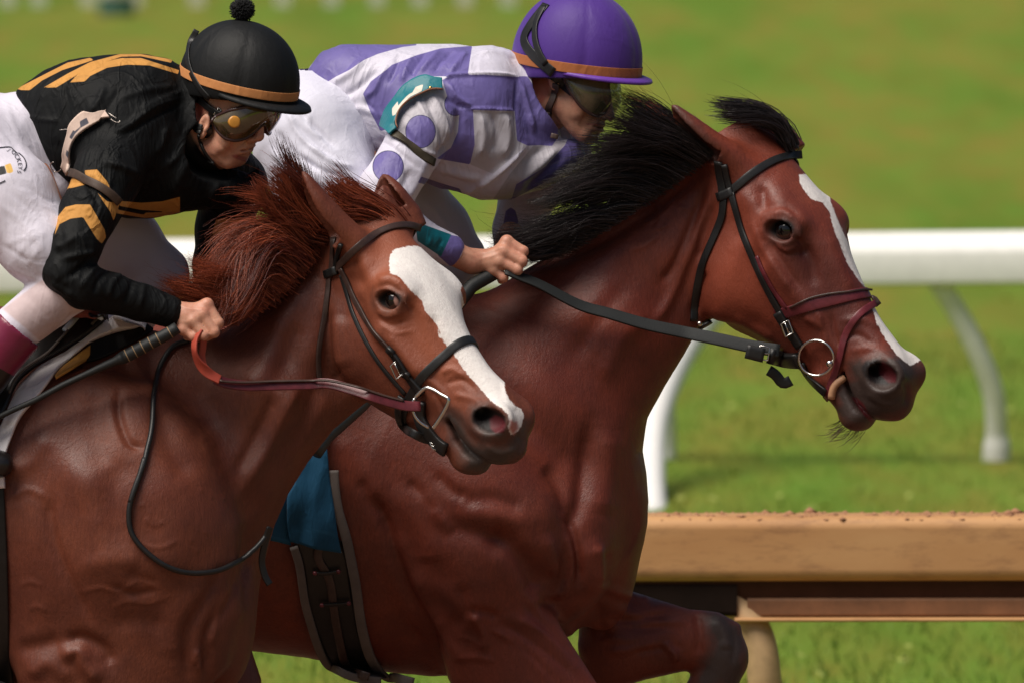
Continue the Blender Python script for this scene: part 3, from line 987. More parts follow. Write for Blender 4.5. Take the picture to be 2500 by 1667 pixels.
def build_bay():
    Y0 = 0.0
    f = Field((-2.3, -.42, -.02), (.92, .42, 2.08),
              ([(-.62, .02), (.34, .0048), (.93, .0042)], .0048, [(.62, .02), (.80, .0048), (2.09, .0042)]))
    trunk = O('1080,692 900,700 700,720 400,730 0,705 -300,690 -600,720 -760,850 -800,1050 -700,1300 -500,1440 -200,1400 100,1410 400,1462 570,1492 700,1508 870,1540 1000,1552 1200,1540 1330,1440 1428,1340 1475,1200 1440,950 1250,750')
    f.inflate(trunk, Y0, .30, .02, tm=[((1500, 1300), .62), ((1400, 1000), .62), ((1000, 1200), .86), ((400, 1150), 1.0), ((-500, 1100), 1.0), ((1100, 780), .7)])
    neck = O('1715,270 1640,330 1560,405 1480,465 1400,510 1310,562 1220,612 1150,655 1080,692 1000,740 980,860 1050,1050 1150,1200 1280,1330 1400,1330 1462,1240 1482,1150 1480,1090 1470,1035 1486,960 1530,880 1570,815 1605,752 1680,700 1740,520 1760,330')
    f.inflate(neck, Y0, .165, .05, tm=[((1800, 400), .50), ((1700, 680), .36), ((1620, 600), .52), ((1450, 800), .82), ((1250, 1000), 1.1), ((1500, 1200), 1.0), ((1400, 600), .62)])
    # near shoulder and foreleg
    sh = O('900,960 850,1060 880,1180 920,1300 960,1390 1005,1460 1030,1560 1085,1640 1180,1710 1300,1740 1430,1700 1375,1575 1310,1475 1252,1385 1262,1320 1300,1240 1290,1160 1240,1070 1130,970 1000,930')
    f.inflate(sh, -.175, .115, .06, tm=[((1300, 1720), .72), ((1200, 1200), 1.1), ((1000, 1000), .8)])
    limb(f, [W(1330, 1790, -.17), W(1560, 2010, -.17), W(1600, 2230, -.17), W(1625, 2400, -.17), W(1660, 2450, -.17)], [.078, .052, .036, .040, .04], .05)
    limb(f, [W(1660, 2450, -.17), W(1690, 2490, -.17)], [.045, .06], .02, 1.0)
    # breast
    f.ell(W(1385 * 1.0, 1320, -.10), (.10, .09, .16), .05)
    f.ell(W(1470, 1345, .06), (.075, .10, .17), .05)
    # far foreleg, lifted and bent at the knee
    far = O('1330,1400 1380,1350 1428,1350 1500,1373 1580,1398 1650,1405 1700,1432 1712,1490 1690,1560 1690,1620 1650,1640 1600,1600 1610,1545 1620,1532 1560,1542 1480,1560 1400,1585 1330,1600')
    f.inflate(far, .17, .062, .03, tm=[((1700, 1500), .9), ((1400, 1450), 1.15)])
    limb(f, [W(1770, 1610, .17), W(1600, 1900, .17), W(1560, 2010, .17)], [.05, .036, .042], .02)
    limb(f, [W(1560, 2010, .17), W(1510, 2070, .17)], [.042, .056], .02, 1.0)
    full_legs(f, Y0, 0, -1.75, 1.55)
    H = Head(BY_LM, Y0 - .02, (1.08, R(26), R(50), 0, 1800, 330))
    sculpt_head(f, H, .016, eye_ang=.5)
    # ears
    ear(f, W(*E_('345,290')[0], -.07), W(*E_('112,62')[0], -.10), (-1, -.75, -.6), wid=.034)
    ear(f, W(*E_('590,225')[0], .07), W(*E_('470,76')[0], .09), (.5, -1, .1), wid=.032)
    V, Q = f.mesh()
    V = smooth_mesh(V, Q, 2)
    V = strokes(V, normals(V, Q), soft(BAY_STROKES))
    return V, Q, H

def build_chestnut():
    Y0 = -.85
    f = Field((-2.9, -1.28, -.02), (.16, -.43, 2.02),
              ([(-1.12, .02), (-.46, .0048), (.17, .0042)], .0048, [(.62, .02), (.80, .0048), (2.03, .0042)]))
    trunk = O('480,775 380,765 250,738 100,735 -200,735 -600,720 -1000,760 -1200,900 -1200,1200 -1000,1450 -600,1500 -100,1560 200,1640 400,1640 500,1580 548,1500 565,1420 580,1320 590,1200 560,1000')
    f.inflate(trunk, Y0, .29, .02, tm=[((580, 1500), .6), ((500, 1100), .7), ((150, 1200), .82), ((-300, 1150), 1.0), ((200, 800), .6)])
    neck = O('880,420 815,500 745,560 690,612 625,672 565,722 505,765 440,785 380,800 330,900 330,1100 450,1350 560,1440 592,1320 626,1215 662,1132 708,1058 765,985 830,930 900,880 900,700 940,540')
    f.inflate(neck, Y0, .155, .05, slope=(-.12, 0), tm=[((900, 650), .50), ((830, 880), .40), ((740, 850), .66), ((650, 950), .95), ((560, 1200), 1.15), ((650, 750), .72)])
    sh = O('70,900 30,1000 24,1150 26,1300 32,1500 60,1700 200,1800 330,1750 420,1650 520,1530 556,1400 545,1200 470,1000 350,880 190,850')
    f.inflate(sh, Y0 - .165, .125, .06, tm=[((250, 1700), .7), ((300, 1200), 1.1), ((150, 950), .8)])
    limb(f, [W(250, 1830, Y0 - .17), W(330, 2150, Y0 - .17), W(240, 2330, Y0 - .17), W(200, 2400, Y0 - .17)], [.08, .052, .036, .042], .05)
    limb(f, [W(200, 2400, Y0 - .17), W(190, 2450, Y0 - .17)], [.045, .058], .02, 1.0)
    far = O('420,1400 560,1440 600,1560 600,1700 560,1850 480,1850 420,1700')
    f.inflate(far, Y0 + .15, .06, .03)
    limb(f, [W(550, 1960, Y0 + .15), W(660, 2250, Y0 + .15), W(700, 2420, Y0 + .15)], [.055, .036, .042], .02)
    limb(f, [W(700, 2420, Y0 + .15), W(730, 2460, Y0 + .15)], [.045, .058], .02, 1.0)
    f.ell(W(545, 1530, Y0 - .06), (.06, .09, .13), .05)
    full_legs(f, Y0, 0, -2.4, 1.50)
    H = Head(CH_LM, Y0 - .06, (1.0, R(36), R(50), 0, 900, 500))
    sculpt_head(f, H, .016, eye_ang=.6, mouth=.02)
    ear(f, W(*A_('300,400')[0], Y0 - .11), W(*A_('78,72')[0], Y0 - .14), (-1, -.3, -.5), wid=.035)
    ear(f, W(*A_('545,280')[0], Y0 + .02), W(*A_('462,88')[0], Y0 + .03), (-.6, -1, .1), wid=.036)
    V, Q = f.mesh()
    V = smooth_mesh(V, Q, 2)
    V = strokes(V, normals(V, Q), soft(CHESTNUT_STROKES))
    return V, Q, H
# ================================================================ straps, patches, hair, rings
class Surf:
    """something rays can be dropped on"""
    def __init__(s, V, Q):
        s.bvh = BVHTree.FromPolygons([tuple(v) for v in V.tolist()], Q.tolist())
        s.cam = Vector((0, -DIST, CAMH))
    def hit(s, px, py):
        t = Vector(W(px, py, 0.0))
        d = (t - s.cam).normalized()
        p, n, i, dd = s.bvh.ray_cast(s.cam, d)
        if p is None:
            return None, None
        if n.y > 0: n = -n
        return np.array(p), np.array(n)
    def out(s, c, d):
        p, n, i, dd = s.bvh.ray_cast(Vector(c), Vector(d).normalized())
        if p is None:
            return None, None
        n = np.array(n); 
        if n @ np.asarray(d) < 0: n = -n
        return np.array(p), n

def smooth_path(P, k=2, n=2):
    P = np.array(P, float)
    for _ in range(n):
        Q = P.copy()
        Q[1:-1] = .25 * P[:-2] + .5 * P[1:-1] + .25 * P[2:]
        P = Q
    return P

def ribbon_geo(P, N, w, th, off=0.0, closed=False, crown=0.25):
    """flat strap along P with outward normals N; w width (scalar or array), th thickness"""
    P = np.asarray(P, float); N = np.asarray(N, float)
    n = len(P)
    T = np.roll(P, -1, 0) - np.roll(P, 1, 0) if closed else np.gradient(P, axis=0)
    T /= np.linalg.norm(T, axis=1, keepdims=True) + 1e-9
    N = N - T * (N * T).sum(1, keepdims=True)
    N /= np.linalg.norm(N, axis=1, keepdims=True) + 1e-9
    B = np.cross(N, T)
    w = np.broadcast_to(w, (n,))
    prof = [(-.5, 0), (-.5, .62), (-.488, .9), (-.44, 1.0), (-.2, 1.02 + crown * .1), (.2, 1.02 + crown * .1), (.44, 1.0), (.488, .9), (.5, .62), (.5, 0), (0, -.1)]
    V = []
    for a, b in prof:
        V.append(P + B * (a * w)[:, None] + N * (off + b * th))
    V = np.stack(V, 1).reshape(-1, 3)
    m = len(prof); F = []
    rng = n if closed else n - 1
    for i in range(rng):
        j = (i + 1) % n
        for k in range(m):
            l = (k + 1) % m
            F.append((i * m + k, i * m + l, j * m + l, j * m + k))
    F = [tuple(f) for f in F]
    if not closed:
        F.append(tuple(range(m - 1, -1, -1))); F.append(tuple((n - 1) * m + k for k in range(m)))
    return V, F

def strap_path(S, pts, off=0.0, step=7.0, fallback=None):
    c = cr(pts, 10)
    L = np.linalg.norm(np.diff(c, axis=0), axis=1).sum()
    c = resample(c, max(int(L / step), 3))
    hits = [S.hit(a, b) for a, b in c]
    ok = [i for i, h in enumerate(hits) if h[0] is not None]
    if not ok and fallback is None:
        print('STRAP MISSED', c[0], c[-1]); fallback = -.5
    P, N = [], []
    for i, ((a, b), (p, n)) in enumerate(zip(c, hits)):
        if p is None:
            y = fallback
            if ok:
                j = min(ok, key=lambda q: abs(q - i))
                y = hits[j][0][1] if fallback is None or abs(j - i) < 4 else fallback
            p = W(a, b, y); n = np.array([0, -1.0, 0])
        P.append(p); N.append(n)
    P = smooth_path(P, n=3); N = smooth_path(N, n=6)
    N /= np.linalg.norm(N, axis=1, keepdims=True)
    return P + N * off, N

def strap(name, S, pts, wpx, th, mat, parent, off=0.001, **kw):
    P, N = strap_path(S, pts, off, **kw)
    V, F = ribbon_geo(P, N, wpx * PXM, th)
    return mesh_obj(name, V, F, mat, parent)

def tube_geo(P, r, m=8, closed=False):
    P = np.asarray(P, float); n = len(P)
    T = np.roll(P, -1, 0) - np.roll(P, 1, 0) if closed else np.gradient(P, axis=0)
    T /= np.linalg.norm(T, axis=1, keepdims=True) + 1e-9
    ref = np.eye(3)[np.abs(T).max(0).argmin()] + np.array([.01, .013, .017])
    A = np.cross(T, ref); A /= np.linalg.norm(A, axis=1, keepdims=True) + 1e-9
    B = np.cross(T, A)
    r = np.broadcast_to(r, (n,))
    V = []
    for k in range(m):
        a = 2 * math.pi * k / m
        V.append(P + (A * math.cos(a) + B * math.sin(a)) * r[:, None])
    V = np.stack(V, 1).reshape(-1, 3); F = []
    for i in range(n if closed else n - 1):
        j = (i + 1) % n
        for k in range(m):
            l = (k + 1) % m
            F.append((i * m + k, i * m + l, j * m + l, j * m + k))
    if not closed:
        F.append(tuple(range(m - 1, -1, -1))); F.append(tuple((n - 1) * m + k for k in range(m)))
    return V, F

def tube(name, P, r, mat, parent=None, m=8, closed=False):
    V, F = tube_geo(P, r, m, closed)
    return mesh_obj(name, V, F, mat, parent)

def join(geos):
    V, F, o = [], [], 0
    for v, f in geos:
        V.append(v); F += [tuple(int(i) + o for i in q) for q in f]; o += len(v)
    return np.vstack(V), F

def ring_pts(c, a, b, n=28, a0=0, a1=2 * math.pi, full=True):
    t = np.linspace(a0, a1, n, endpoint=not full)
    return np.asarray(c) + np.cos(t)[:, None] * np.asarray(a) + np.sin(t)[:, None] * np.asarray(b)

def frame_geo(c, a, b, r):
    """rectangular wire frame (buckle) with half axes a, b"""
    c, a, b = (np.asarray(x, float) for x in (c, a, b))
    pts = [c - a - b, c - b, c + a - b, c + a, c + a + b, c + b, c - a + b, c - a]
    g = [tube_geo(pts, r, 6, True)]
    g.append(tube_geo([c - a * .9, c + a * 1.1], r * .8, 6))
    return join(g)

def patch(name, S, left, right, mat, parent, off=.004, th=.004, nu=40, nv=10, attrs=None, wave=0.0, fallback=None, seed=3):
    """cloth or leather lying on a surface between two traced border lines"""
    A = resample(cr(left, 8), nu); B = resample(cr(right, 8), nu)
    P = np.zeros((nu, nv, 3)); N = np.zeros((nu, nv, 3)); last = None
    for i in range(nu):
        for j in range(nv):
            q = A[i] + (B[i] - A[i]) * j / (nv - 1)
            p, n = S.hit(*q)
            if p is None:
                p = W(q[0], q[1], fallback if fallback is not None else (last[0][1] if last else 0)); n = np.array([0, -1.0, 0])
            last = (p, n)
            P[i, j], N[i, j] = p, n
    for _ in range(3):
        for X in (P, N):
            Y_ = X.copy()
            Y_[1:-1] = .25 * X[:-2] + .5 * X[1:-1] + .25 * X[2:]; X[:] = Y_
            Y_ = X.copy()
            Y_[:, 1:-1] = .25 * X[:, :-2] + .5 * X[:, 1:-1] + .25 * X[:, 2:]; X[:] = Y_
    N /= np.linalg.norm(N, axis=2, keepdims=True)
    w = 0
    if wave:
        w = (noise3(P.reshape(-1, 3) * (6, 6, 2.5), 3.0, seed, 2).reshape(nu, nv) * wave)[..., None]
    top = P + N * (off + th + w); bot = P + N * (off - .002)
    V = np.vstack([top.reshape(-1, 3), bot.reshape(-1, 3)]); M = nu * nv
    F = []
    for i in range(nu - 1):
        for j in range(nv - 1):
            a, b, c, d = i * nv + j, i * nv + j + 1, (i + 1) * nv + j + 1, (i + 1) * nv + j
            F.append((a, b, c, d)); F.append((M + d, M + c, M + b, M + a))
    for i in range(nu - 1):
        for j, fl in ((0, 0), (nv - 1, 1)):
            a, b = i * nv + j, (i + 1) * nv + j
            F.append((a, b, M + b, M + a) if not fl else (b, a, M + a, M + b))
    for j in range(nv - 1):
        for i, fl in ((0, 1), (nu - 1, 0)):
            a, b = i * nv + j, i * nv + j + 1
            F.append((a, b, M + b, M + a) if not fl else (b, a, M + a, M + b))
    at = {}
    if attrs:
        pr = proj(V)
        for k, polys in attrs.items():
            at[k] = np.max([poly_sd(pr, q) for q in polys], axis=0)
    return mesh_obj(name, V, F, mat, parent, attrs=at)

def recalc(o):
    import bmesh
    bm = bmesh.new(); bm.from_mesh(o.data); bmesh.ops.recalc_face_normals(bm, faces=bm.faces); bm.to_mesh(o.data); bm.free()

def hair(name, keys, n, mat, parent, seg=11, r=.0010, lat=12.0, Ylat=.018, clump=40, rootj=5.0, seed=1, curl=1.0, len_lo=.55, tips=1.0):
    """keys: list of (pts px (k,2), Y root, Y tip); strands are blended between neighbouring keys"""
    g = np.random.default_rng(seed)
    K = []
    for pts, y0, y1 in keys:
        c = resample(cr(pts, 8), seg)
        K.append(np.c_[c, np.linspace(y0, y1, seg)])
    K = np.array(K)
    t = np.linspace(0, 1, seg)
    s = g.uniform(0, len(K) - 1.0001, n)
    cl = g.uniform(0, len(K) - 1.0001, clump)          # strands gather into locks
    nearest = cl[np.abs(s[:, None] - cl[None]).argmin(1)]
    coff = dict((round(c, 6), g.normal(0, 1, (2, 4))) for c in cl)
    allV = np.zeros((n, seg, 3, 3)); shade = np.zeros((n, seg, 3))
    for a in range(n):
        pull = .9 * t ** 1.1
        ss = np.clip(s[a] * (1 - pull) + nearest[a] * pull, 0, len(K) - 1.0001)
        i = ss.astype(int); f = (ss - i)[:, None]
        idx = np.arange(seg)
        p = K[i, idx] * (1 - f) + K[i + 1, idx] * f
        L = g.uniform(len_lo, 1.0) ** .8 * g.choice([1.0, 1.0, 1.0, 1.18])
        tt = np.clip(t * L, 0, 1) * (seg - 1)
        i0 = np.minimum(tt.astype(int), seg - 2); ff = (tt - i0)[:, None]
        p = p[i0] * (1 - ff) + p[i0 + 1] * ff
        if L > 1: p = p + (p[-1] - p[-2]) * ((t * L - np.clip(t * L, 0, 1)) * (seg - 1))[:, None] * .7
        c4 = coff[round(nearest[a], 6)]
        ph = g.uniform(0, 6.28, 2)
        amp = lat * t ** 1.3
        dx = amp * (c4[0, 0] * .9 + curl * .35 * np.sin(t * 4 + c4[0, 1] * 3) + g.normal() * .20 + .10 * np.sin(t * 9 + ph[0]))
        dy = amp * (c4[1, 0] * .9 + curl * .35 * np.sin(t * 4.6 + c4[1, 1] * 3) + g.normal() * .20 + .10 * np.sin(t * 8 + ph[1]))
        fly = 1.0
        if g.random() < .09:
            fly = .55; k_ = g.normal(0, lat * 1.3, 2); dx = dx + k_[0] * t ** 1.5 + lat * .5 * np.sin(t * 6 + ph[1]) * t; dy = dy + k_[1] * t ** 1.5 + lat * .5 * np.sin(t * 5 + ph[0]) * t
        jr = g.normal(0, rootj, 2)
        px = p[:, 0] + dx + jr[0]; py = p[:, 1] + dy + jr[1]
        Yv = p[:, 2] + g.normal(0, Ylat * .6) + Ylat * t * (c4[0, 2] + g.normal() * .4)
        d = DIST + Yv
        P = np.stack([(px - 1250.0) * PXM / DIST * d, Yv, CAMH - ((py - 833.5) * PXM / DIST + TILT) * d], 1)
        T = np.gradient(P, axis=0); T /= np.linalg.norm(T, axis=1, keepdims=True) + 1e-9
        A = np.cross(T, (0.1, 1.0, 0.05)); A /= np.linalg.norm(A, axis=1, keepdims=True) + 1e-9
        B = np.cross(T, A)
        rr = (r * fly * g.uniform(.6, 1.3) * (1 - .82 * t ** 2 * tips))[:, None]
        for k in range(3):
            an = 2.094 * k + ph[0]
            allV[a, :, k] = P + (A * math.cos(an) + B * math.sin(an)) * rr
        shade[a] = np.clip(g.normal(.5, .2) + c4[1, 3] * .12, 0, 1)
    V = allV.reshape(-1, 3)
    base = (np.arange(n) * seg * 3)[:, None, None]
    si = (np.arange(seg - 1) * 3)[None, :, None]
    k = np.arange(3)[None, None, :]; k2 = (k + 1) % 3
    F = np.stack([base + si + k, base + si + k2, base + si + 3 + k2, base + si + 3 + k], -1).reshape(-1, 4)
    return mesh_obj(name, V, F, mat, parent, attrs={'shade': shade.ravel()})

def sphere_geo(c, r, nu=24, nv=16, M=None):
    r = np.broadcast_to(r, (3,)); V = []; F = []
    for i in range(nv + 1):
        th = math.pi * i / nv
        for j in range(nu):
            ph = 2 * math.pi * j / nu
            V.append((math.sin(th) * math.cos(ph) * r[0], math.sin(th) * math.sin(ph) * r[1], math.cos(th) * r[2]))
    V = np.array(V)
    if M is not None: V = V @ np.asarray(M)
    V = V + np.asarray(c)
    for i in range(nv):
        for j in range(nu):
            k = (j + 1) % nu
            F.append((i * nu + j, (i + 1) * nu + j, (i + 1) * nu + k, i * nu + k))
    return V, F

def text_geo(txt, to_world, size=1.0, depth=0.0):
    cu = bpy.data.curves.new('tmp_text', 'FONT'); cu.body = txt; cu.size = size; cu.align_x = 'CENTER'; cu.align_y = 'CENTER'
    cu.resolution_u = 3
    o = bpy.data.objects.new('tmp_text', cu); COL.objects.link(o)
    bpy.context.view_layer.update()
    me = o.evaluated_get(bpy.context.evaluated_depsgraph_get()).to_mesh()
    V = np.array([v.co[:] for v in me.vertices]); F = [tuple(p.vertices) for p in me.polygons]
    bpy.data.objects.remove(o); bpy.data.curves.remove(cu)
    return np.array([to_world(x, y) for x, y, _ in V]), F

def loop_pts(S, H, a, b, n=40, a0=0.0, a1=2 * math.pi, r=.13):
    """closed path round the head in the plane through model points a=(u,v) and b=(u,v)"""
    a = np.array(a); b = np.array(b); c = (a + b) / 2; d = (b - a) / np.linalg.norm(b - a)
    C = H.to_world((c[0], c[1], 0))[0]
    P, N = [], []
    for t in np.linspace(a0, a1, n, endpoint=abs(a1 - a0 - 2 * math.pi) > 1e-3):
        tgt = H.to_world((c[0] + d[0] * r * math.cos(t), c[1] + d[1] * r * math.cos(t), r * .8 * math.sin(t)))[0]
        p, nn = S.out(C, tgt - C)
        if p is None: continue
        P.append(p); N.append(nn)
    P = smooth_path(P, n=3); N = smooth_path(N, n=6); N /= np.linalg.norm(N, axis=1, keepdims=True)
    return P, N
# ================================================================ jockeys
def H1(t): return Z(0, 0, .3444, t)
def R3(t): return Z(0, 500, .3189, t)
def J2(t): return Z(650, 0, .4253, t)
def F1(t): return Z(420, 180, .16585, t)
def F2(t): return Z(1230, 130, .1594, t)
def Q_(t): return Z(0, 240, .1403, t)
def U_(t): return Z(900, 170, .1658, t)
def B_(t): return Z(620, 1100, .3617, t)
def S_(t): return Z(0, 700, .3509, t)

FACE1 = LM(F1, [((.132, -.058, 0), '1390,1105'), ((.000, -.030, .080), '335,500'), ((.107, -.090, 0), '1215,1285', .8), ((.086, -.090, .026), '880,1215'),
                ((.082, -.134, 0), '990,1478'), ((.005, -.095, .060), '420,960', .6), ((.110, -.062, .017), '1185,1095')])
FACE2 = LM(F2, [((.132, -.058, 0), '1800,870', .6), ((.000, -.030, .080), '565,520'), ((.107, -.090, 0), '1545,1110', .8), ((.086, -.090, .026), '1265,1092'),
                ((.082, -.134, 0), '1290,1335'), ((.005, -.095, .060), '760,1080', .5), ((.110, -.062, .017), '1660,890')])

def sculpt_face(f, H, neck_to, k=.01):
    S = H.scale
    ctr = H.to_world([0.02, 0, 0])[0]
    sl = f.sub(ctr - .21, ctr + .21)
    X = f.x[sl[0]][:, None, None]; Y = f.y[sl[1]][None, :, None]; Zc = f.z[sl[2]][None, None, :]
    a, b, w = H.local(X, Y, Zc)
    A = np.abs(w)
    def ell(c, r, k0=0, q=None, rot_=0.0):
        q = A if q is None else q
        x, y, z = a - c[0], b - c[1], q - c[2]
        if rot_:
            ca, sa = math.cos(rot_), math.sin(rot_)
            x, y = x * ca + y * sa, -x * sa + y * ca
        k0 = np.sqrt((x / r[0]) ** 2 + (y / r[1]) ** 2 + (z / r[2]) ** 2)
        k1 = np.sqrt((x / r[0] ** 2) ** 2 + (y / r[1] ** 2) ** 2 + (z / r[2] ** 2) ** 2) + 1e-6
        return k0 * (k0 - 1) / k1
    def cone(p, q, ra, rb, ww=None):
        ww = A if ww is None else ww
        p = np.array(p); q = np.array(q); ab = q - p; L2 = float(ab @ ab)
        x, y, z = a - p[0], b - p[1], ww - p[2]
        t = np.clip((x * ab[0] + y * ab[1] + z * ab[2]) / L2, 0, 1)
        return np.sqrt((x - t * ab[0]) ** 2 + (y - t * ab[1]) ** 2 + (z - t * ab[2]) ** 2) - (ra + (rb - ra) * t)
    def su(D, d, k):
        h = np.maximum(k - np.abs(D - d), 0) / k
        return np.minimum(D, d) - h * h * k * .25
    def ss(D, d, k):
        d = -d
        h = np.maximum(k - np.abs(D - d), 0) / k
        return np.maximum(D, d) + h * h * k * .25
    D = ell((-.005, .035, 0), (.098, .098, .076))
    D = su(D, ell((.040, -.040, 0), (.058, .085, .056)), .03)
    D = su(D, cone((.000, -.080, .048), (.062, -.116, .016), .020, .017), .03)
    D = su(D, cone((.070, -.116, .0), (.072, -.116, .014), .018, .014), .015)
    D = su(D, ell((.066, -.036, .044), (.026, .018, .018)), .02)          # cheekbone
    D = su(D, ell((.082, .020, .028), (.018, .012, .028)), .015)          # brow
    D = su(D, cone((.094, .004, 0), (.122, -.050, 0), .009, .0105), .010)   # nose
    D = su(D, ell((.122, -.056, 0), (.013, .011, .012)), .006)
    D = su(D, ell((.108, -.061, .012), (.012, .009, .008)), .006)         # wings
    D = ss(D, ell((.112, -.069, .009), (.006, .005, .0045)), .003)
    D = su(D, ell((.083, -.086, 0), (.023, .026, .030)), .015)            # mouth mound
    D = su(D, ell((.100, -.0830, 0), (.0085, .0052, .022)), .005)
    D = su(D, ell((.0975, -.0945, 0), (.0085, .0058, .019)), .005)
    D = ss(D, ell((.102, -.0888, 0), (.016, .0018, .027)), .003)
    D = ss(D, ell((.097, -.1055, 0), (.008, .005, .020)), .008)           # under the lip
    D = ss(D, cone((.098, -.066, .022), (.088, -.088, .034), .003, .002), .008)   # fold beside the mouth
    D = su(D, ell((.045, -.068, .050), (.03, .02, .010)), .02)
    # near and far ear
    e = ell((-.004, -.026, .079), (.018, .031, .009), rot_=.18)
    D = su(D, e, .005)
    D = ss(D, ell((.001, -.022, .088), (.010, .020, .008), rot_=.18), .004)
    D = su(D, ell((.008, -.030, .082), (.005, .008, .005)), .003)
    D = D * S
    Fs = f.F[sl]
    h = np.maximum(k - np.abs(Fs - D), 0) / k
    f.F[sl] = np.minimum(Fs, D) - h * h * k * .25

def helmet_pts(a, b, c, rimf, n_u=120, n_v=30, seams=6):
    V = np.zeros((n_v, n_u, 3))
    for j in range(n_u):
        ph = 2 * math.pi * j / n_u
        rim = rimf(ph)
        for i in range(n_v):
            s = i / (n_v - 1)
            # angle from the crown; below the equator the wall turns in slightly
            th_end = math.acos(max(-.9, min(.9, rim / (c * .95))))
            th = s * th_end
            sn, cs = math.sin(th), math.cos(th)
            ex = .92
            sn = abs(sn) ** ex
            u = c * cs if cs > 0 else c * .95 * cs
            sm = 1 - (.016 * abs(math.cos(ph * seams / 2)) ** 34 - .015 * abs(math.sin(ph * seams / 2)) ) * min(1, s * 2.5)
            V[i, j] = (a * math.cos(ph) * sn * sm, u, b * math.sin(ph) * sn * sm)
    return V

def grid_faces(nv, nu, wrap=True):
    F = []
    for i in range(nv - 1):
        for j in range(nu if wrap else nu - 1):
            k = (j + 1) % nu
            F.append((i * nu + j, (i + 1) * nu + j, (i + 1) * nu + k, i * nu + k))
    return F

class Cap:
    def __init__(s, cpx, Y, yaw, pitch, roll, a, b, c, mats, parent, dist=1.0, peak_len=.045):
        s.R = rot(yaw, pitch, roll); s.C = W(cpx[0], cpx[1], Y); s.a, s.b, s.c = a, b, c
        def rimf(ph):
            f = math.cos(ph)
            return -.020 if f > .6 else (-.020 - (.6 - f) * .019)
        s.rimf = rimf
        V = helmet_pts(a, b, c, rimf)
        nv, nu, _ = V.shape
        P = V.reshape(-1, 3)
        # rolled rim and inside
        rimv = V[-1]
        r1 = rimv * (.985, 1, .985) - (0, .003, 0); r2 = rimv * (.95, 1, .95) + (0, .004, 0); r3 = rimv * (.90, 1, .90) + (0, .05, 0)
        P = np.vstack([P, r1, r2, r3])
        F = grid_faces(nv + 3, nu)
        s.dome = P @ s.R.T + s.C
        s.domeF = F
        cover = mesh_obj('helmet', s.dome, F, mats['cover'], parent); recalc(cover)
        s.obj = cover
        # peak
        V = []; n = 40; prof = [(0, -.000), (.5, .0015), (.93, .001), (1.0, -.0035), (.93, -.0065), (.5, -.0055), (0, -.006)]
        for i in range(n):
            ph = R(-78) + R(156) * i / (n - 1)
            L = peak_len * max(0.02, math.cos(ph * 1.1)) ** .75
            r0 = np.array([a * math.cos(ph) * .97, rimf(0) + .004, b * math.sin(ph) * .97])
            for q, h in prof:
                V.append(r0 + np.array([math.cos(ph), -.16 * q - .0, math.sin(ph) * .8]) * (L * q) + (0, h, 0))
        V = np.array(V); m = len(prof)
        F = grid_faces(n, m)
        F += [tuple(range(m)), tuple((n - 1) * m + k for k in range(m))[::-1]]
        pk = mesh_obj('peak', V @ s.R.T + s.C, F, mats['peak'], cover); recalc(pk)
        # band round the cover
        t = np.linspace(0, 2 * math.pi, 90, endpoint=False)
        P = np.stack([a * 1.013 * np.cos(t), t * 0 + mats['band_u'] - .0 * np.cos(t), b * 1.013 * np.sin(t)], 1)
        N = np.stack([np.cos(t) / a, t * 0, np.sin(t) / b], 1); N /= np.linalg.norm(N, axis=1, keepdims=True)
        Vb, Fb = ribbon_geo(P, N, mats['band_w'], .0012, off=.0006, closed=True, crown=0)
        bd = mesh_obj('hat_band', Vb @ s.R.T + s.C, Fb, mats['band'], cover); recalc(bd)
    def surf(s):
        return Surf(s.dome, np.array([f for f in s.domeF]))
    def pt(s, f, u, w): return np.array([f, u, w]) @ s.R.T + s.C

def goggles(H, mats, parent, knob=None, top=.030, name='goggles', dy=0.0, gs=1.0):
    n, m = 49, 13
    ang = np.linspace(-R(84), R(84), n)
    V = np.zeros((n, m, 3))
    for i, a in enumerate(ang):
        dn = abs(math.degrees(a))
        bot = np.interp(dn, [0, 6, 14, 26, 42, 60, 76, 84], [-.016, -.020, -.036, -.046, -.048, -.042, -.026, -.012])
        tp = np.interp(dn, [0, 40, 66, 84], [top, top, top - .010, .004])
        for j in range(m):
            q = j / (m - 1)
            u = bot + (tp - bot) * q
            bul = .010 * math.sin(math.pi * q) + .006
            V[i, j] = (.014 + (.088 + bul) * math.cos(a) ** .8 * (1 + (gs - 1) * 1.3), u * gs + dy, (.071 + bul) * math.sin(a) * gs)
    P = H.to_world(V.reshape(-1, 3))
    fr = [(i, 0) for i in range(n)] + [(n - 1, j) for j in range(1, m)] + [(i, m - 1) for i in range(n - 2, -1, -1)] + [(0, j) for j in range(m - 2, 0, -1)]
    fp = P.reshape(n, m, 3)
    Pf = np.array([fp[i, j] for i, j in fr])
    Vf, Ff = tube_geo(smooth_path(Pf), .0036, 8, True)
    # dark padded rim between lens edge and face
    inner = np.array([H.to_world((V[i, j] * (.80, 1, .90)))[0] for i, j in fr])
    ring = np.vstack([Pf, inner]); k = len(fr)
    Fr = [(a, (a + 1) % k, k + (a + 1) % k, k + a) for a in range(k)]
    g = join([(Vf, Ff), (ring, Fr)])
    root = mesh_obj(name, g[0], g[1], mats['frame'], parent)
    lens = mesh_obj('lens', P, grid_faces(n, m, False), mats['lens'], root)
    return root, P.reshape(n, m, 3)
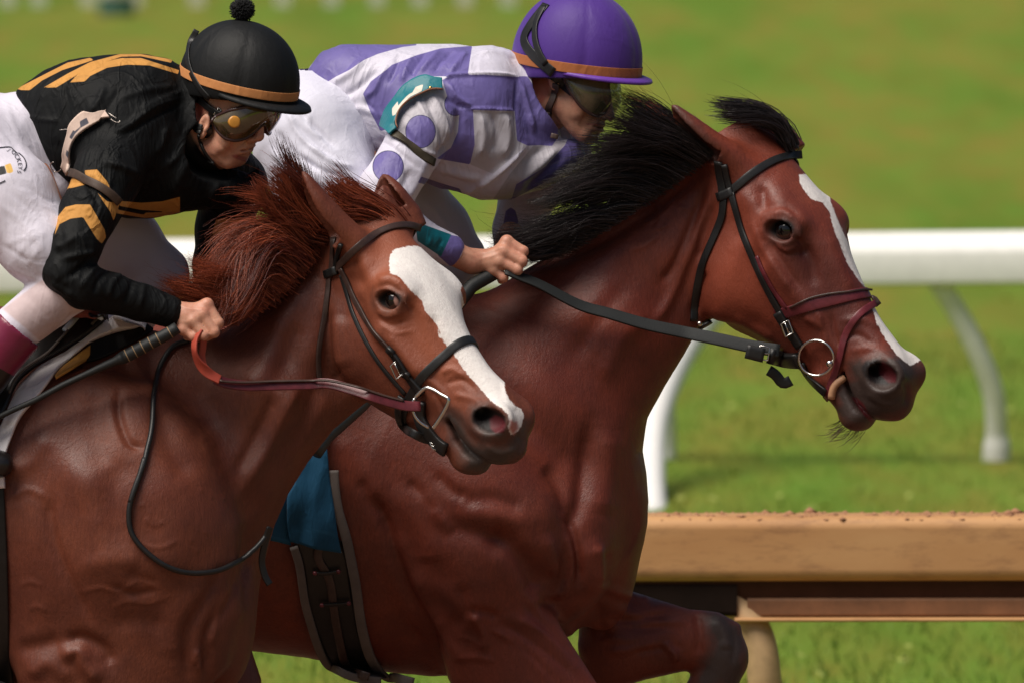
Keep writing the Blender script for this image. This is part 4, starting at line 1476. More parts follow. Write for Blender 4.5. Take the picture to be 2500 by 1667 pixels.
def fist(f, conv, Yh, wrist, palm, K, Pj, T, thumb, r0=.0115):
    """a closed hand: palm, four fingers of different length bent at the knuckles, thumb folded behind"""
    w = lambda t, y: W(*conv(t)[0], Yh + y)
    wr = w(*wrist); kn = [w(*k) for k in K]
    pc = np.mean(kn, axis=0)
    f.cone(wr, w(*palm), .025, .026, .012, flat=((0, 1, 0), .8))
    for k in kn:
        f.cone(w(*palm), k, .020, .0125, .010)
    for i, (k, p, t) in enumerate(zip(K, Pj, T)):
        r = r0 * (1, 1.02, .97, .86)[i]
        a, b, c = w(*k), w(*p), w(*t)
        f.ell(a, (r * 1.15,) * 3, .006)
        f.cone(a, b, r * 1.02, r * .95, .0035)
        f.ell(b, (r * 1.02,) * 3, .002)
        f.cone(b, c, r * .94, r * .80, .0022)
    th = [w(*q) for q in thumb]
    f.chain(th, [.0145, .0125, .0105][:len(th)], .006)

def cloth_attrs(V, d):
    pr = proj(V)
    return {k: np.max([poly_sd(pr, q) for q in polys], axis=0) if polys else np.full(len(V), -60.) for k, polys in d.items()}

def circ(c, rx, ry=None, n=28):
    t = np.linspace(0, 2 * math.pi, n, endpoint=False)
    return np.stack([c[0] + rx * np.cos(t), c[1] + (ry or rx) * np.sin(t)], 1)

# ---------------------------------------------------------------- rider in black and gold on the chestnut
def rider_black():
    Y0 = -.85
    out = {}
    HF = Head(FACE1, Y0 - .03, (.97, R(42), R(19), 0, 520, 190), reg=.35, affine=False)
    lo = W(-140, 1240, Y0); hi = W(780, 20, Y0)
    # body: head, neck, trunk and limbs under the clothes, hands
    f = Field((W(-170, 0, Y0)[0], -1.32, W(0, 1000, Y0)[2]), (W(790, 0, Y0)[0], -.48, W(0, 20, Y0)[2]),
              ([(W(395, 0, Y0)[0], .006), (hi[0] + .02, .0028)], [(-1.13, .006), (-.69, .0034), (-.48, .006)], .0034))
    w = lambda x, y, d=0.0: W(x, y, Y0 + d)
    f.chain([w(420, 270), w(330, 310), w(200, 340), (w(60, 360))], [.065, .09, .085, .09], .04)
    f.chain([w(300, 340, -.15), w(215, 500, -.24), w(168, 660, -.30), w(400, 757, -.22)], [.035, .03, .028, .024], .02)
    f.chain([w(560, 440, .18), w(540, 640, .215), w(520, 740, .17)], [.030, .028, .026], .02)
    f.chain([w(40, 380, -.06), w(178, 690, -.22), w(0, 860, -.24)], [.06, .035, .03], .02)
    f.chain([w(60, 400, .10), w(225, 535, .165), w(392, 670, .185), w(300, 800, .2)], [.05, .035, .03, .03], .02)
    HFn = HF.to_world((-.035, -.09, 0))[0]
    f.chain([HF.to_world((-.01, -.02, 0))[0], HFn, w(420, 290)], [.056, .060, .066], .02)
    sculpt_face(f, HF, None)
    fist(f, R3, Y0 - .235, ('1290,810', 0.0), ('1430,850', -.002),
         [('1585,765', -.006), ('1550,840', -.016), ('1480,890', -.020), ('1405,955', -.016)],
         [('1672,905', -.014), ('1640,975', -.022), ('1560,1000', -.026), ('1480,1010', -.022)],
         [('1625,965', .020), ('1570,1015', .014), ('1500,1020', .010), ('1430,1010', .010)],
         [('1380,880', .018), ('1470,930', .030), ('1560,930', .032)])
    V, Q = f.mesh(); V = smooth_mesh(V, Q, 1)
    V = strokes(V, normals(V, Q), [(F1('620,900 700,1050 900,1180'), 5, -1.5), (F1('560,1150 700,1250 760,1330'), 5, 1.2), (R3('1360,760 1450,800 1560,800'), 3, 1.2), (R3('1330,880 1420,900 1470,880'), 3, 1.0)])
    out['body'] = (V, Q); out['H'] = HF
    # jacket
    f = Field((W(20, 0, Y0)[0], -1.34, W(0, 835, Y0)[2]), (W(690, 0, Y0)[0], -.50, W(0, 110, Y0)[2]), .0042)
    torso = H1('108,640 200,583 330,500 480,436 640,402 850,383 1000,384 1200,424 1300,490 1350,600 1350,760 1390,900 1450,1020 1540,1120 1640,1190 1760,1230 1845,1170 1872,1330 1850,1440 1700,1482 1480,1472 1280,1512 1080,1543 900,1542 760,1500 600,1450 460,1372 300,1245 210,1095 150,900 112,740')
    f.inflate(torso, Y0, .175, .02, power=.85, tm=[((40, 220), .85), ((430, 440), .95), ((600, 330), .25), ((640, 420), .35), ((560, 470), .7), ((300, 300), 1.0)])
    f.cone(w(300, 345, -.10), w(262, 430, -.19), .082, .070, .035)
    f.chain([w(262, 430, -.19), w(217, 520, -.25), w(186, 600, -.29), w(160, 664, -.30), w(205, 700, -.30), w(271, 716, -.27), w(345, 740, -.245), w(412, 760, -.235)],
            [.070, .061, .052, .047, .046, .042, .036, .0315], .018)
    f.chain([w(520, 400, .12), w(568, 450, .17), w(545, 560, .21), w(530, 650, .21), (w(515, 740, .16))], [.08, .07, .056, .048, .036], .03)
    f.chain([w(480, 250, -.0), w(515, 330, -.02)], [.075, .080], .02)
    f.ell(HF.to_world((0, -.03, 0))[0], (.088, .088, .10), .006, 's')
    f.ell(HF.to_world((.055, -.085, .05))[0], (.080, .12, .066), .006, 's')
    V, Q = f.mesh(); V = smooth_mesh(V, Q, 2)
    N = normals(V, Q)
    V = V + N * (noise3(V * (1, 1, 1), 9, 5, 3) * .006)[:, None]
    V = strokes(V, N, [(p_, w_, h_ * 1.5) for p_, w_, h_ in [(H1('1290,690 1100,760 900,900 800,950'), 7, 5), (H1('1270,740 1100,830 880,960'), 6, -4), (H1('1300,650 1150,700 980,790'), 6, 4),
        (H1('1250,620 1050,640 850,700'), 8, 3), (H1('1180,900 1150,1000 1100,1100'), 9, 4), (H1('1320,960 1260,1100 1180,1180'), 9, 4), (H1('740,1150 850,1180 980,1240'), 8, 5),
        (H1('1350,1000 1300,1200 1200,1400'), 12, 5), (H1('1100,1200 1000,1300 900,1400'), 12, -4), (H1('110,820 300,850 420,860'), 4, 2.5), (H1('740,620 700,720 640,800'), 8, 4), (H1('860,620 760,780 700,900'), 8, -3),
        (R3('740,380 650,460 520,560'), 7, -5), (R3('780,430 700,520 620,640'), 7, 4), (R3('860,470 760,580 720,680'), 7, -4), (R3('940,520 860,600 820,720'), 7, 4), (R3('1020,560 1000,650 960,760'), 7, -3.5),
        (R3('1100,590 1090,700 1060,800'), 7, 3), (R3('730,370 620,380 480,420'), 7, 4), (R3('600,230 500,300 420,330'), 8, 3), (R3('380,600 470,650 560,700'), 8, 3), (R3('460,160 470,300 440,420'), 9, -3),
        (H1('560,1240 640,1330 700,1450'), 7, -5), (H1('640,1230 760,1330 850,1440'), 8, 5), (H1('470,1300 600,1290 700,1260'), 6, -3), (H1('1560,1300 1500,1400 1480,1500'), 10, 4), (H1('400,1000 450,1100 520,1180'), 12, -3)]])
    gold = [H1('116,632 330,522 480,446 640,412 662,428 440,500 300,572 210,642 150,641'), H1('308,624 480,524 640,442 850,386 1000,386 1225,425 1212,447 1000,401 860,404 720,452 560,522 480,574 400,622'),
            H1('495,587 560,522 700,452 860,414 1000,414 1268,500 1262,527 1060,466 900,461 760,482 640,541 600,580'), H1('215,1088 250,1092 300,1128 370,1218 482,1293 482,1345 360,1278 290,1202'),
            H1('840,1425 1000,1440 1150,1430 1275,1398 1276,1508 1150,1543 1020,1547 830,1515 830,1488 1020,1525 1030,1510 1150,1507 1150,1500 1000,1490 850,1462'),
            Q_('1290,1330 1330,1370 1450,1480 1530,1495 1250,1565 1150,1570'), Q_('1470,1260 1600,1250 1690,1245 1860,1450 1920,1570 1700,1520 1500,1400'),
            H1('690,1370 760,1430 850,1445 805,1568 780,1500'), R3('440,95 500,20 580,0 690,0 800,190 812,250 780,300 740,262 636,95 540,108 455,150 418,240'),
            R3('1620,235 1655,115 1720,105 1800,120 1940,85 1900,140 1800,165 1730,210'), R3('1590,495 1605,400 1680,350 1690,420')]
    seam = [H1('112,828 420,842 420,848 112,834')]
    out['jacket'] = (V, Q, cloth_attrs(V, {'gold': gold, 'line': seam}))
    # breeches
    f = Field((W(-330, 0, Y0)[0], -1.30, W(0, 960, Y0)[2]), (W(480, 0, Y0)[0], -.52, W(0, 190, Y0)[2]), .0055)
    f.chain([w(-90, 378, -.0), w(40, 350, 0)], [.138, .105], .04)
    f.cone(w(0, 390, -.05), w(112, 462, -.05), .105, .062, .03)
    f.chain([w(-80, 410, -.12), w(10, 490, -.20), w(95, 600, -.24), w(178, 690, -.26)], [.128, .105, .080, .058], .04)
    f.chain([w(178, 690, -.26), w(120, 735, -.26), w(0, 830, -.26)], [.060, .055, .048], .012)
    f.chain([w(-40, 380, .10), w(150, 470, .14), w(300, 590, .17), w(392, 668, .18)], [.13, .105, .075, .055], .04)
    f.chain([w(392, 668, .18), w(300, 800, .2)], [.055, .05], .02)
    V, Q = f.mesh(); V = smooth_mesh(V, Q, 2); N = normals(V, Q)
    V = V + N * (noise3(V, 12, 8, 3) * .004)[:, None]
    V = strokes(V, N, [(p_, w_ * .8, h_ * .45) for p_, w_, h_ in [(O('0,470 60,520 110,590'), 7, 4), (O('20,440 90,500 140,560'), 6, -4), (O('0,560 60,600 100,660'), 7, -4), (O('30,620 80,640 130,660'), 5, 4), (O('40,590 90,600 140,600'), 5, -3.5),
        (R3('200,470 270,380 300,330'), 5, 4), (R3('150,420 220,330 300,260'), 5, -3.5), (R3('60,300 200,250 340,230'), 6, 3), (R3('480,700 520,780 520,850'), 4, 3), (R3('220,740 300,840 390,920'), 4, 2.5),
        (Z(0, 0, .3444, '0,900 80,1000 160,1150'), 9, -4), (H1('30,700 80,850 150,1000'), 9, 4), (H1('200,1320 300,1400 420,1450'), 5, -4), (H1('150,1340 260,1440 400,1500'), 5, 3)]])
    att = cloth_attrs(V, {'skin': [R3('20,800 300,590 360,560 700,700 660,800 520,860 330,1060')], 'line': [R3('845,640 100,640 100,641')],
        'yellow': [Q_('80,1170 190,1130 235,1290 125,1320')], 'black': [Q_('-60,1210 75,1175 120,1315 0,1345 -60,1360')]})
    out['breeches'] = (V, Q, att)
    # boots
    f = Field((W(-330, 0, Y0)[0], -1.30, W(0, 1300, Y0)[2]), (W(150, 0, Y0)[0], -1.0, W(0, 720, Y0)[2]), .0042)
    f.chain([w(52, 790, -.26), w(10, 840, -.26), w(-60, 950, -.26), w(-100, 1060, -.26)], [.059, .056, .047, .040], .01)
    f.chain([w(-105, 1090, -.26), w(-60, 1120, -.26), w(0, 1132, -.26)], [.040, .034, .028], .02, flat=((0, 1, 0), 1.1))
    top = w(52, 790, -.26); dr = (w(-60, 920, -.26) - top); dr /= np.linalg.norm(dr)
    f.cone(top - dr * .034 , top - dr * .30, .07, .07, .008, 's')
    f.cone(top - dr * .05, top + dr * .02, .046, .046, .008, 's')
    V, Q = f.mesh(); V = smooth_mesh(V, Q, 1)
    out['boot'] = (V, Q, cloth_attrs(V, {'cuff': [R3('-300,700 0,780 345,1040 110,1312 0,1250 -300,1150')]}))
    return out

# ---------------------------------------------------------------- rider in white and violet on the bay
def rider_violet():
    Y0 = 0.0
    out = {}
    HF = Head(FACE2, Y0 - .01, (1.04, R(27), R(12), 0, 1380, 180), reg=.35, affine=False)
    w = lambda x, y, d=0.0: W(x, y, Y0 + d)
    f = Field((w(600, 0)[0], -.40, w(0, 900)[2]), (w(1650, 0)[0], .34, w(0, -10)[2]),
              ([(w(1080, 0)[0], .007), (w(1650, 0)[0], .0030)], [(-.30, .006), (.14, .0034), (.34, .006)], .0034))
    f.chain([w(1260, 250), w(1150, 270), w(950, 270), w(830, 280)], [.065, .09, .09, .09], .04)
    f.chain([w(1050, 280, -.15), w(945, 450, -.22), w(930, 530, -.22), w(1075, 605, -.20)], [.035, .03, .028, .026], .02)
    f.chain([w(1075, 605, -.20), w(1110, 620, -.19), w(1150, 640, -.18)], [.0275, .026, .026], .01)
    f.chain([w(1330, 400, .16), w(1280, 500, .2), w(1240, 600, .12)], [.045, .04, .03], .02)
    f.chain([w(800, 320, -.06), w(1000, 600, -.16), w(880, 800, -.2)], [.07, .04, .03], .02)
    f.chain([w(820, 320, .08), w(1110, 600, .16), w(1000, 800, .2)], [.07, .04, .03], .02)
    f.chain([HF.to_world((-.01, -.02, 0))[0], HF.to_world((-.045, -.09, 0))[0], w(1255, 260)], [.058, .060, .068], .02)
    sculpt_face(f, HF, None)
    fist(f, K_, Y0 - .175, ('520,1370', 0.0), ('640,1370', -.004),
         [('745,1225', -.004), ('720,1300', -.016), ('690,1375', -.018), ('650,1440', -.012)],
         [('868,1300', -.010), ('860,1375', -.020), ('825,1440', -.022), ('720,1500', -.016)],
         [('850,1370', .018), ('815,1425', .010), ('760,1450', .006), ('700,1520', .006)],
         [('600,1380', .018), ('700,1400', .028), ('790,1400', .030)], r0=.0125)
    V, Q = f.mesh(); V = smooth_mesh(V, Q, 1)
    V = strokes(V, normals(V, Q), [(K_('720,1260 640,1290 540,1320'), 3, 1.2), (K_('690,1310 620,1340 520,1360'), 3, 1.0), (K_('380,1290 500,1340'), 4, 1.2), (F2('850,900 900,1050 1000,1150'), 5, -1.5), (F2('1250,950 1180,1080 1200,1180'), 4, -1.2)])
    out['body'] = (V, Q); out['H'] = HF
    # jacket
    f = Field((w(720, 0)[0], -.36, w(0, 660)[2]), (w(1470, 0)[0], .36, w(0, 90)[2]), .0042)
    torso = J2('225,520 250,398 315,303 430,258 620,253 820,253 1060,256 1180,270 1300,264 1400,290 1470,400 1490,520 1520,640 1550,740 1640,800 1800,808 1845,900 1760,1005 1600,1085 1450,1132 1350,1150 1230,1150 1130,1112 1000,1080 880,1030 700,970 560,907 400,832 300,732 242,622')
    f.inflate(torso, Y0, .165, .02, power=.85, tm=[((1380, 420), .9), ((760, 220), .9), ((1100, 300), 1.1)])
    f.cone(w(1065, 270, -.11), w(1030, 325, -.17), .075, .067, .03)
    f.chain([w(1030, 325, -.17), w(985, 400, -.21), w(945, 465, -.24), w(930, 510, -.25)], [.066, .060, .060, .055], .014)
    f.chain([w(930, 510, -.25), w(1000, 560, -.23), w(1060, 593, -.205), w(1098, 610, -.195)], [.055, .040, .032, .0325], .012)
    f.chain([w(1360, 380, .10), w(1290, 470, .18), w(1255, 560, .17), w(1245, 640, .12)], [.075, .060, .048, .035], .02)
    f.chain([w(1265, 230), w(1285, 290, -.01)], [.085, .078], .02)
    f.ell(HF.to_world((.0, -.03, 0))[0], (.095, .10, .11), .006, 's')
    V, Q = f.mesh(); V = smooth_mesh(V, Q, 2); N = normals(V, Q)
    V = V + N * (noise3(V, 9, 15, 3) * .006)[:, None]
    V = strokes(V, N, [(p_, w_, h_ * 1.6) for p_, w_, h_ in [(J2('1105,620 1100,760 1050,850 990,890'), 9, -10), (J2('1010,560 1100,600 1190,640'), 7, -4), (J2('1040,480 1100,560 1180,620'), 6, 4),
        (J2('830,540 900,640 960,760 990,860'), 6, 4), (J2('900,540 960,660 1010,780 1010,860'), 5, -4), (J2('960,560 1020,680 1050,800'), 6, 4), (J2('860,820 930,880 980,890'), 5, 4), (J2('780,720 840,800 920,870'), 6, -3.5),
        (J2('700,380 660,440 620,520 560,560'), 7, 4), (J2('760,340 740,400 700,480'), 6, -4), (J2('840,320 800,400 780,470'), 6, 4), (J2('920,300 860,380 830,440'), 6, -4), (J2('1000,290 930,360 880,420'), 6, 4),
        (J2('1080,290 1010,350 960,420'), 6, -3.5), (J2('1150,300 1100,360 1050,430'), 6, 4), (J2('560,340 480,420 380,480'), 8, 4), (J2('640,400 560,480 450,560'), 8, -4), (J2('500,620 600,640 700,700'), 8, 3.5),
        (J2('300,600 420,640 520,700'), 8, -3), (J2('280,640 400,760 540,860'), 7, 4), (J2('560,580 620,640 690,720'), 6, -3.5),
        (J2('1230,660 1250,780 1230,900'), 9, 5), (J2('1300,650 1330,760 1300,880'), 9, -5), (J2('1370,650 1390,780 1360,900'), 9, 5), (J2('1480,850 1350,970 1230,1060 1120,1100'), 8, 8), (J2('1520,860 1400,990 1260,1090'), 9, -7),
        (J2('1680,850 1560,960 1430,1060'), 10, 5), (J2('1600,840 1500,930 1400,1020'), 9, -4), (J2('940,950 1100,1000 1250,1030'), 9, 4), (J2('1000,1020 1150,1060 1280,1080'), 8, -4), (J2('1700,900 1600,1000 1500,1080'), 9, -4),
        (J2('1450,330 1350,300 1200,300'), 8, 3), (J2('1440,440 1300,425 1080,435 1020,455'), 4, 4), (J2('1430,640 1300,630 1120,630'), 3.5, 3.5), (J2('1460,480 1500,620 1540,760'), 7, 5), (J2('1440,460 1430,640 1440,790'), 4, -4),
        (J2('760,740 840,840 940,920'), 9, -7), (J2('620,820 560,920 530,1000'), 8, 3), (J2('900,960 860,1060 810,1140'), 8, 3.5), (J2('640,800 740,860 860,960'), 6, -3), (J2('830,980 780,1080 720,1140'), 9, -3),
        (K_('160,1200 140,1260'), 4, 3), (K_('250,1210 200,1290'), 4, -2.5)]])
    purple = [J2('245,395 310,300 430,250 620,246 862,250 862,262 780,272 640,312 560,347 480,402 400,442 320,492 234,542 215,500'),
              J2('555,540 600,470 690,402 720,375 860,320 1000,280 1182,265 1156,436 1040,441 1015,440 900,440 820,500 760,560 740,660 700,742 656,755 600,650'),
              J2('1010,462 1060,435 1250,430 1456,445 1430,640 1260,636 1120,630 1040,560'), J2('1450,440 1500,440 1600,600 1690,770 1640,840 1570,835 1500,838 1440,810 1425,640'),
              J2('1110,632 1187,636 1197,830 1170,946 978,912 1060,850 1100,760'), J2('236,560 300,700 400,800 560,885 545,912 400,850 280,750'),
              circ(J2('886,757')[0], 35.5, 39), circ(J2('700,958')[0], 36.5, 37.5), circ(J2('1085,600')[0], 25, 27),
              J2('1435,1060 1600,960 1715,835 1730,800 1850,800 1850,900 1700,990 1560,1070 1405,1150'), J2('890,1015 1000,1052 1110,1085 1125,1112 1000,1085 870,1050'),
              J2('1375,1212 1403,1192 1430,1210 1448,1270 1440,1400 1352,1400 1360,1290'), K_('300,1170 450,1200 340,1440 215,1330')]
    edge = [circ(J2('886,757')[0], 37.5, 41), circ(J2('700,958')[0], 38.5, 39.5), circ(J2('1085,600')[0], 27, 29)]
    teal = [K_('40,1070 320,1170 240,1340 60,1220')]
    panel_shade = [J2('1187,636 1425,640 1440,800 1500,835 1300,1000 1170,946 1197,830'), J2('1540,830 1735,810 1600,960 1435,1060 1405,1150 1300,1150 1400,1000'), J2('760,560 900,440 1010,500 1110,632 1100,760 1060,850 980,912 880,880 740,740')]  # greyer panels: mostly shade painted into the white cloth, partly its own tone
    out['jacket'] = (V, Q, cloth_attrs(V, {'purple': purple, 'edge': edge, 'teal': teal, 'panel_shade': panel_shade}))
    # breeches
    f = Field((w(600, 0)[0], -.36, w(0, 900)[2]), (w(1250, 0)[0], .36, w(0, 170)[2]), .0052)
    f.chain([w(765, 290, 0), w(840, 290, 0)], [.115, .11], .04)
    f.cone(w(800, 370, -.04), w(890, 430, -.04), .10, .07, .03)
    f.chain([w(760, 350, -.08), w(800, 450, -.13), w(900, 570, -.17), w(985, 640, -.19)], [.125, .11, .08, .062], .04)
    f.chain([w(985, 640, -.19), w(900, 760, -.22)], [.06, .048], .02)
    f.chain([w(830, 370, .10), w(960, 470, .15), w(1060, 570, .17), w(1112, 630, .17)], [.11, .10, .080, .062], .04)
    f.chain([w(1112, 630, .17), w(1020, 800, .2)], [.055, .05], .02)
    V, Q = f.mesh(); V = smooth_mesh(V, Q, 2); N = normals(V, Q)
    V = V + N * (noise3(V, 11, 18, 3) * .005)[:, None]
    V = strokes(V, N, [(p_, w_ * .8, h_ * 1.2) for p_, w_, h_ in [(J2('180,620 280,740 400,850'), 8, -5), (J2('120,640 200,780 330,900'), 8, 5), (J2('60,760 160,880 300,980'), 9, -5), (J2('30,860 120,960 240,1060'), 9, 5),
        (J2('200,900 320,980 460,1020'), 8, -5), (J2('250,840 380,930 500,960'), 7, 5), (J2('100,1000 220,1060 360,1100'), 8, -4), (J2('240,660 250,740 320,800'), 6, 4), (J2('150,700 260,820 380,900'), 7, -4),
        (J2('900,1150 1000,1250 1080,1380'), 10, 3)]])
    out['breeches'] = (V, Q, {})
    f = Field((w(760, 0)[0], -.34, w(0, 1250)[2]), (w(980, 0)[0], -.10, w(0, 690)[2]), .006)
    f.chain([w(900, 760, -.22), w(800, 880, -.24), w(730, 975, -.25)], [.050, .042, .036], .01)
    f.chain([w(715, 990, -.25), w(750, 1005, -.25)], [.036, .026], .02)
    V, Q = f.mesh(); out['boot'] = (V, Q, {})
    return out
# ================================================================ materials in use
M_CH = coat_mat('chestnut_coat', (.150, .036, .019), (.215, .058, .026), (.070, .017, .012), (.060, .042, .036))
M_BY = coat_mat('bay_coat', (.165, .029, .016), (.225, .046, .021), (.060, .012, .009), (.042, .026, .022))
M_BLACKSILK = cloth_mat('black_silk', (.0055, .006, .0065), [('gold', (.60, .29, .075), .6), ('line', (.003, .003, .003), .8)], rough=.66, spec=.16, sheen=0.0, folds=.55)
M_VIOLETSILK = cloth_mat('violet_silk', (.66, .63, .74), [('panel_shade', (.50, .47, .52), 1.2), ('edge', (.030, .030, .11), .7), ('purple', (.155, .125, .36), .7), ('teal', (.0, .13, .17), .7)], rough=.5, spec=.35)
M_BREECH = cloth_mat('white_breeches', (.74, .70, .80), [('skin', (.62, .49, .50), 3.0), ('line', (.1, .1, .12), 1.0), ('yellow', (.75, .46, .12), .8), ('black', (.02, .02, .02), .8)], rough=.6, folds=.16)
M_BREECH2 = cloth_mat('grey_white_breeches', (.68, .67, .78), [], rough=.6, folds=.18)
M_SKIN = skin_mat('skin', (.62, .32, .215), (.54, .225, .15))
M_BLK = leather('black_leather', (.009, .0085, .0085), .45)
M_DKBR = leather('dark_brown_leather', (.045, .024, .019), .45)
M_MAROON = leather('maroon_leather', (.115, .016, .022), .40)
M_RUBR = simple('orange_red_rubber', (.42, .062, .035), .6, bumps=[(260.0, .5, .0006)])
M_GRIP = simple('black_rubber_grip', (.008, .0095, .0095), .62, bumps=[(300.0, .6, .0007)])
M_STEEL = metal_mat('steel', (.62, .60, .57), .22)
M_BRASS = metal_mat('brass', (.65, .45, .16), .28)
M_CAPK = cloth_mat('black_cap_cloth', (.007, .0075, .008), [], rough=.6, spec=.25, folds=.1, sheen=0.0)
M_CAPV = cloth_mat('violet_cap_cloth', (.075, .028, .24), [], rough=.55, spec=.25, folds=.10, sheen=.1)
M_PEAKV = cloth_mat('violet_peak', (.13, .04, .34), [], rough=.45, folds=.05)
M_BAND = cloth_mat('orange_band', (.60, .25, .085), [], rough=.65, folds=.2)
M_BAND2 = cloth_mat('rust_band', (.40, .13, .040), [], rough=.65, folds=.2)
M_CREAM = cloth_mat('cream_canvas', (.66, .50, .42), [('num', (.085, .085, .11), .7)], rough=.8)
M_TEAL = cloth_mat('teal_vinyl', (.010, .175, .215), [('num', (.76, .68, .58), .6)], rough=.45, folds=.15)
M_WHITE = cloth_mat('white_cloth', (.84, .79, .80), [], rough=.7)
M_BLUE = cloth_mat('blue_cloth', (.004, .075, .16), [('hem', (.010, .10, .20), 1.5)], rough=.75)
M_GOLDCL = cloth_mat('gold_cloth', (.55, .26, .05), [], rough=.6)
M_GREY = simple('grey_webbing', (.115, .095, .085), .75, bumps=[(300.0, .5, .0006)])
M_REDPAD = simple('red_brown_pad', (.26, .070, .055), .85, bumps=[(350.0, .7, .0012)])
M_BOOTM = NT('boot_leather')
_c = M_BOOTM.mix(M_BOOTM.mask('cuff', .8), (.012, .010, .010), M_BOOTM.mix(M_BOOTM.ramp(M_BOOTM.noise(20, 4), [(.3, 0), (.7, 1)]), (.22, .018, .060), (.16, .012, .042)))
M_BOOT = setp(M_BOOTM, base=_c, rough=.3, spec=.5, normal=M_BOOTM.bump(M_BOOTM.noise(50, 3), .2, .001))
_l = NT('amber_goggle_lens')
M_LENS = setp(_l, base=_l.mix(_l.ramp(_l.noise(18, 3), [(.3, 0), (.7, 1)]), (.055, .040, .016), (.10, .075, .03)), rough=.06, spec=.9, coat=1.0, alpha=.90)
_l = NT('clear_goggle_lens')
M_LENS2 = setp(_l, base=_l.mix(_l.ramp(_l.noise(18, 3), [(.3, 0), (.7, 1)]), (.10, .10, .05), (.16, .16, .09)), rough=.05, spec=.9, coat=1.0, alpha=.60)
M_GOGF = simple('goggle_frame', (.045, .018, .016), .3)
M_KNOB = simple('orange_plastic', (.62, .27, .04), .35)
_e = NT('horse_eye')
M_EYE = setp(_e, base=_e.mix(_e.mask('sclera', 1.6), _e.mix(_e.mask('iris', 1.2), (.050, .018, .010), (.004, .003, .003)), (.42, .22, .18)), rough=.10, spec=.5, coat=.3)
M_MANE_R = hair_mat('red_mane_hair', (.085, .012, .009), (.56, .130, .052))
M_MANE_K = hair_mat('black_mane_hair', (.006, .005, .006), (.035, .024, .024), .34)
M_WHISK = hair_mat('whisker_hair', (.03, .02, .015), (.20, .12, .08))

# ================================================================ horses
def horse_attrs(V, d):
    pr = proj(V); N = None
    out = {}
    for k, polys in d.items():
        out[k] = np.max([poly_sd(pr, q) for q in polys], axis=0) if len(polys) else np.full(len(V), -60.)
    return out

def make_eye(H, S, parent, pts_sclera, pts_iris):
    c = H.to_world((.198, -.038, .0735))[0]; r = .0260 * H.scale
    V, F = sphere_geo(c, r, 40, 28)
    pr = proj(V)
    mesh_obj('eye', V, F, M_EYE, parent, attrs={'sclera': poly_sd(pr, pts_sclera), 'iris': poly_sd(pr, pts_iris)})
    c = H.to_world((.198, -.038, -.0765))[0]
    V, F = sphere_geo(c, r, 24, 16)
    mesh_obj('eye', V, F, M_EYE, parent, attrs={'sclera': np.full(len(V), -60.), 'iris': np.full(len(V), 20.)})

cV, cQ, cH = build_chestnut()
chestnut = empty('race_horse', (W(300, 1200, -.85)[0], -.85, 0), 'chestnut racehorse with a broad white blaze, nearer the camera, under the rider in black', 'horse')
blaze_c = Z(700, 500, .27636, '905,500 915,440 950,395 1010,380 1090,365 1170,370 1230,395 1290,430 1310,470 1380,520 1440,560 1500,600 1550,650 1560,690 1535,750 1560,850 1590,950 1620,1040 1660,1150 1700,1240 1780,1340 1850,1450 1920,1567')
blaze_c2 = C_('650,20 800,0 840,100 890,190 980,310 1070,430 1105,520 1110,600 1150,680 1210,750 1270,775 1290,850 1270,930 1220,1000 1165,1020 1140,960 1150,880 1140,830 1080,770 1000,720 940,660 860,560 780,480 700,380 640,280 560,180 480,90 460,20')
bl = np.vstack([blaze_c[:21], blaze_c2[2:31], Z(700, 500, .27636, '1420,1250 1370,1180 1340,1080 1280,1000 1230,950 1190,850 1120,780 1060,720 1010,650 980,630 910,600')])
at = horse_attrs(cV, {'blaze': [bl],
    'pink': [C_('1160,880 1230,900 1235,960 1190,1020 1150,960')],
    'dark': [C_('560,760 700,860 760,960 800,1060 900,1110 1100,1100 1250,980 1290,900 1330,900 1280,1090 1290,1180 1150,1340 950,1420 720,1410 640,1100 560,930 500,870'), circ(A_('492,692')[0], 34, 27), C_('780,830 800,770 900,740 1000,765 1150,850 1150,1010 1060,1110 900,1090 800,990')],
    'face_dark': [], 'lid': [circ(A_('495,690')[0], 27, 20), C_('790,830 810,780 900,750 1020,785 1110,850 1115,900 1080,990 960,1000 860,950 800,900')], 'warm': [A_('300,420 500,330 900,560 1000,1000 800,1150 560,1000 400,760 320,560')],  # second lid outline paints the shade inside the nostril
    'inner': [C_('960,870 1020,830 1090,860 1120,930 1100,1000 1020,1005 970,960')]})
chb = mesh_obj('body', cV, cQ, M_CH, chestnut, attrs=at)
cS = Surf(cV, cQ)
make_eye(cH, cS, chestnut, Z(700, 500, .27636, '955,800 985,840 1000,870 990,890 960,895 945,850'), circ(Z(700, 500, .27636, '888,850')[0], 18, 15))

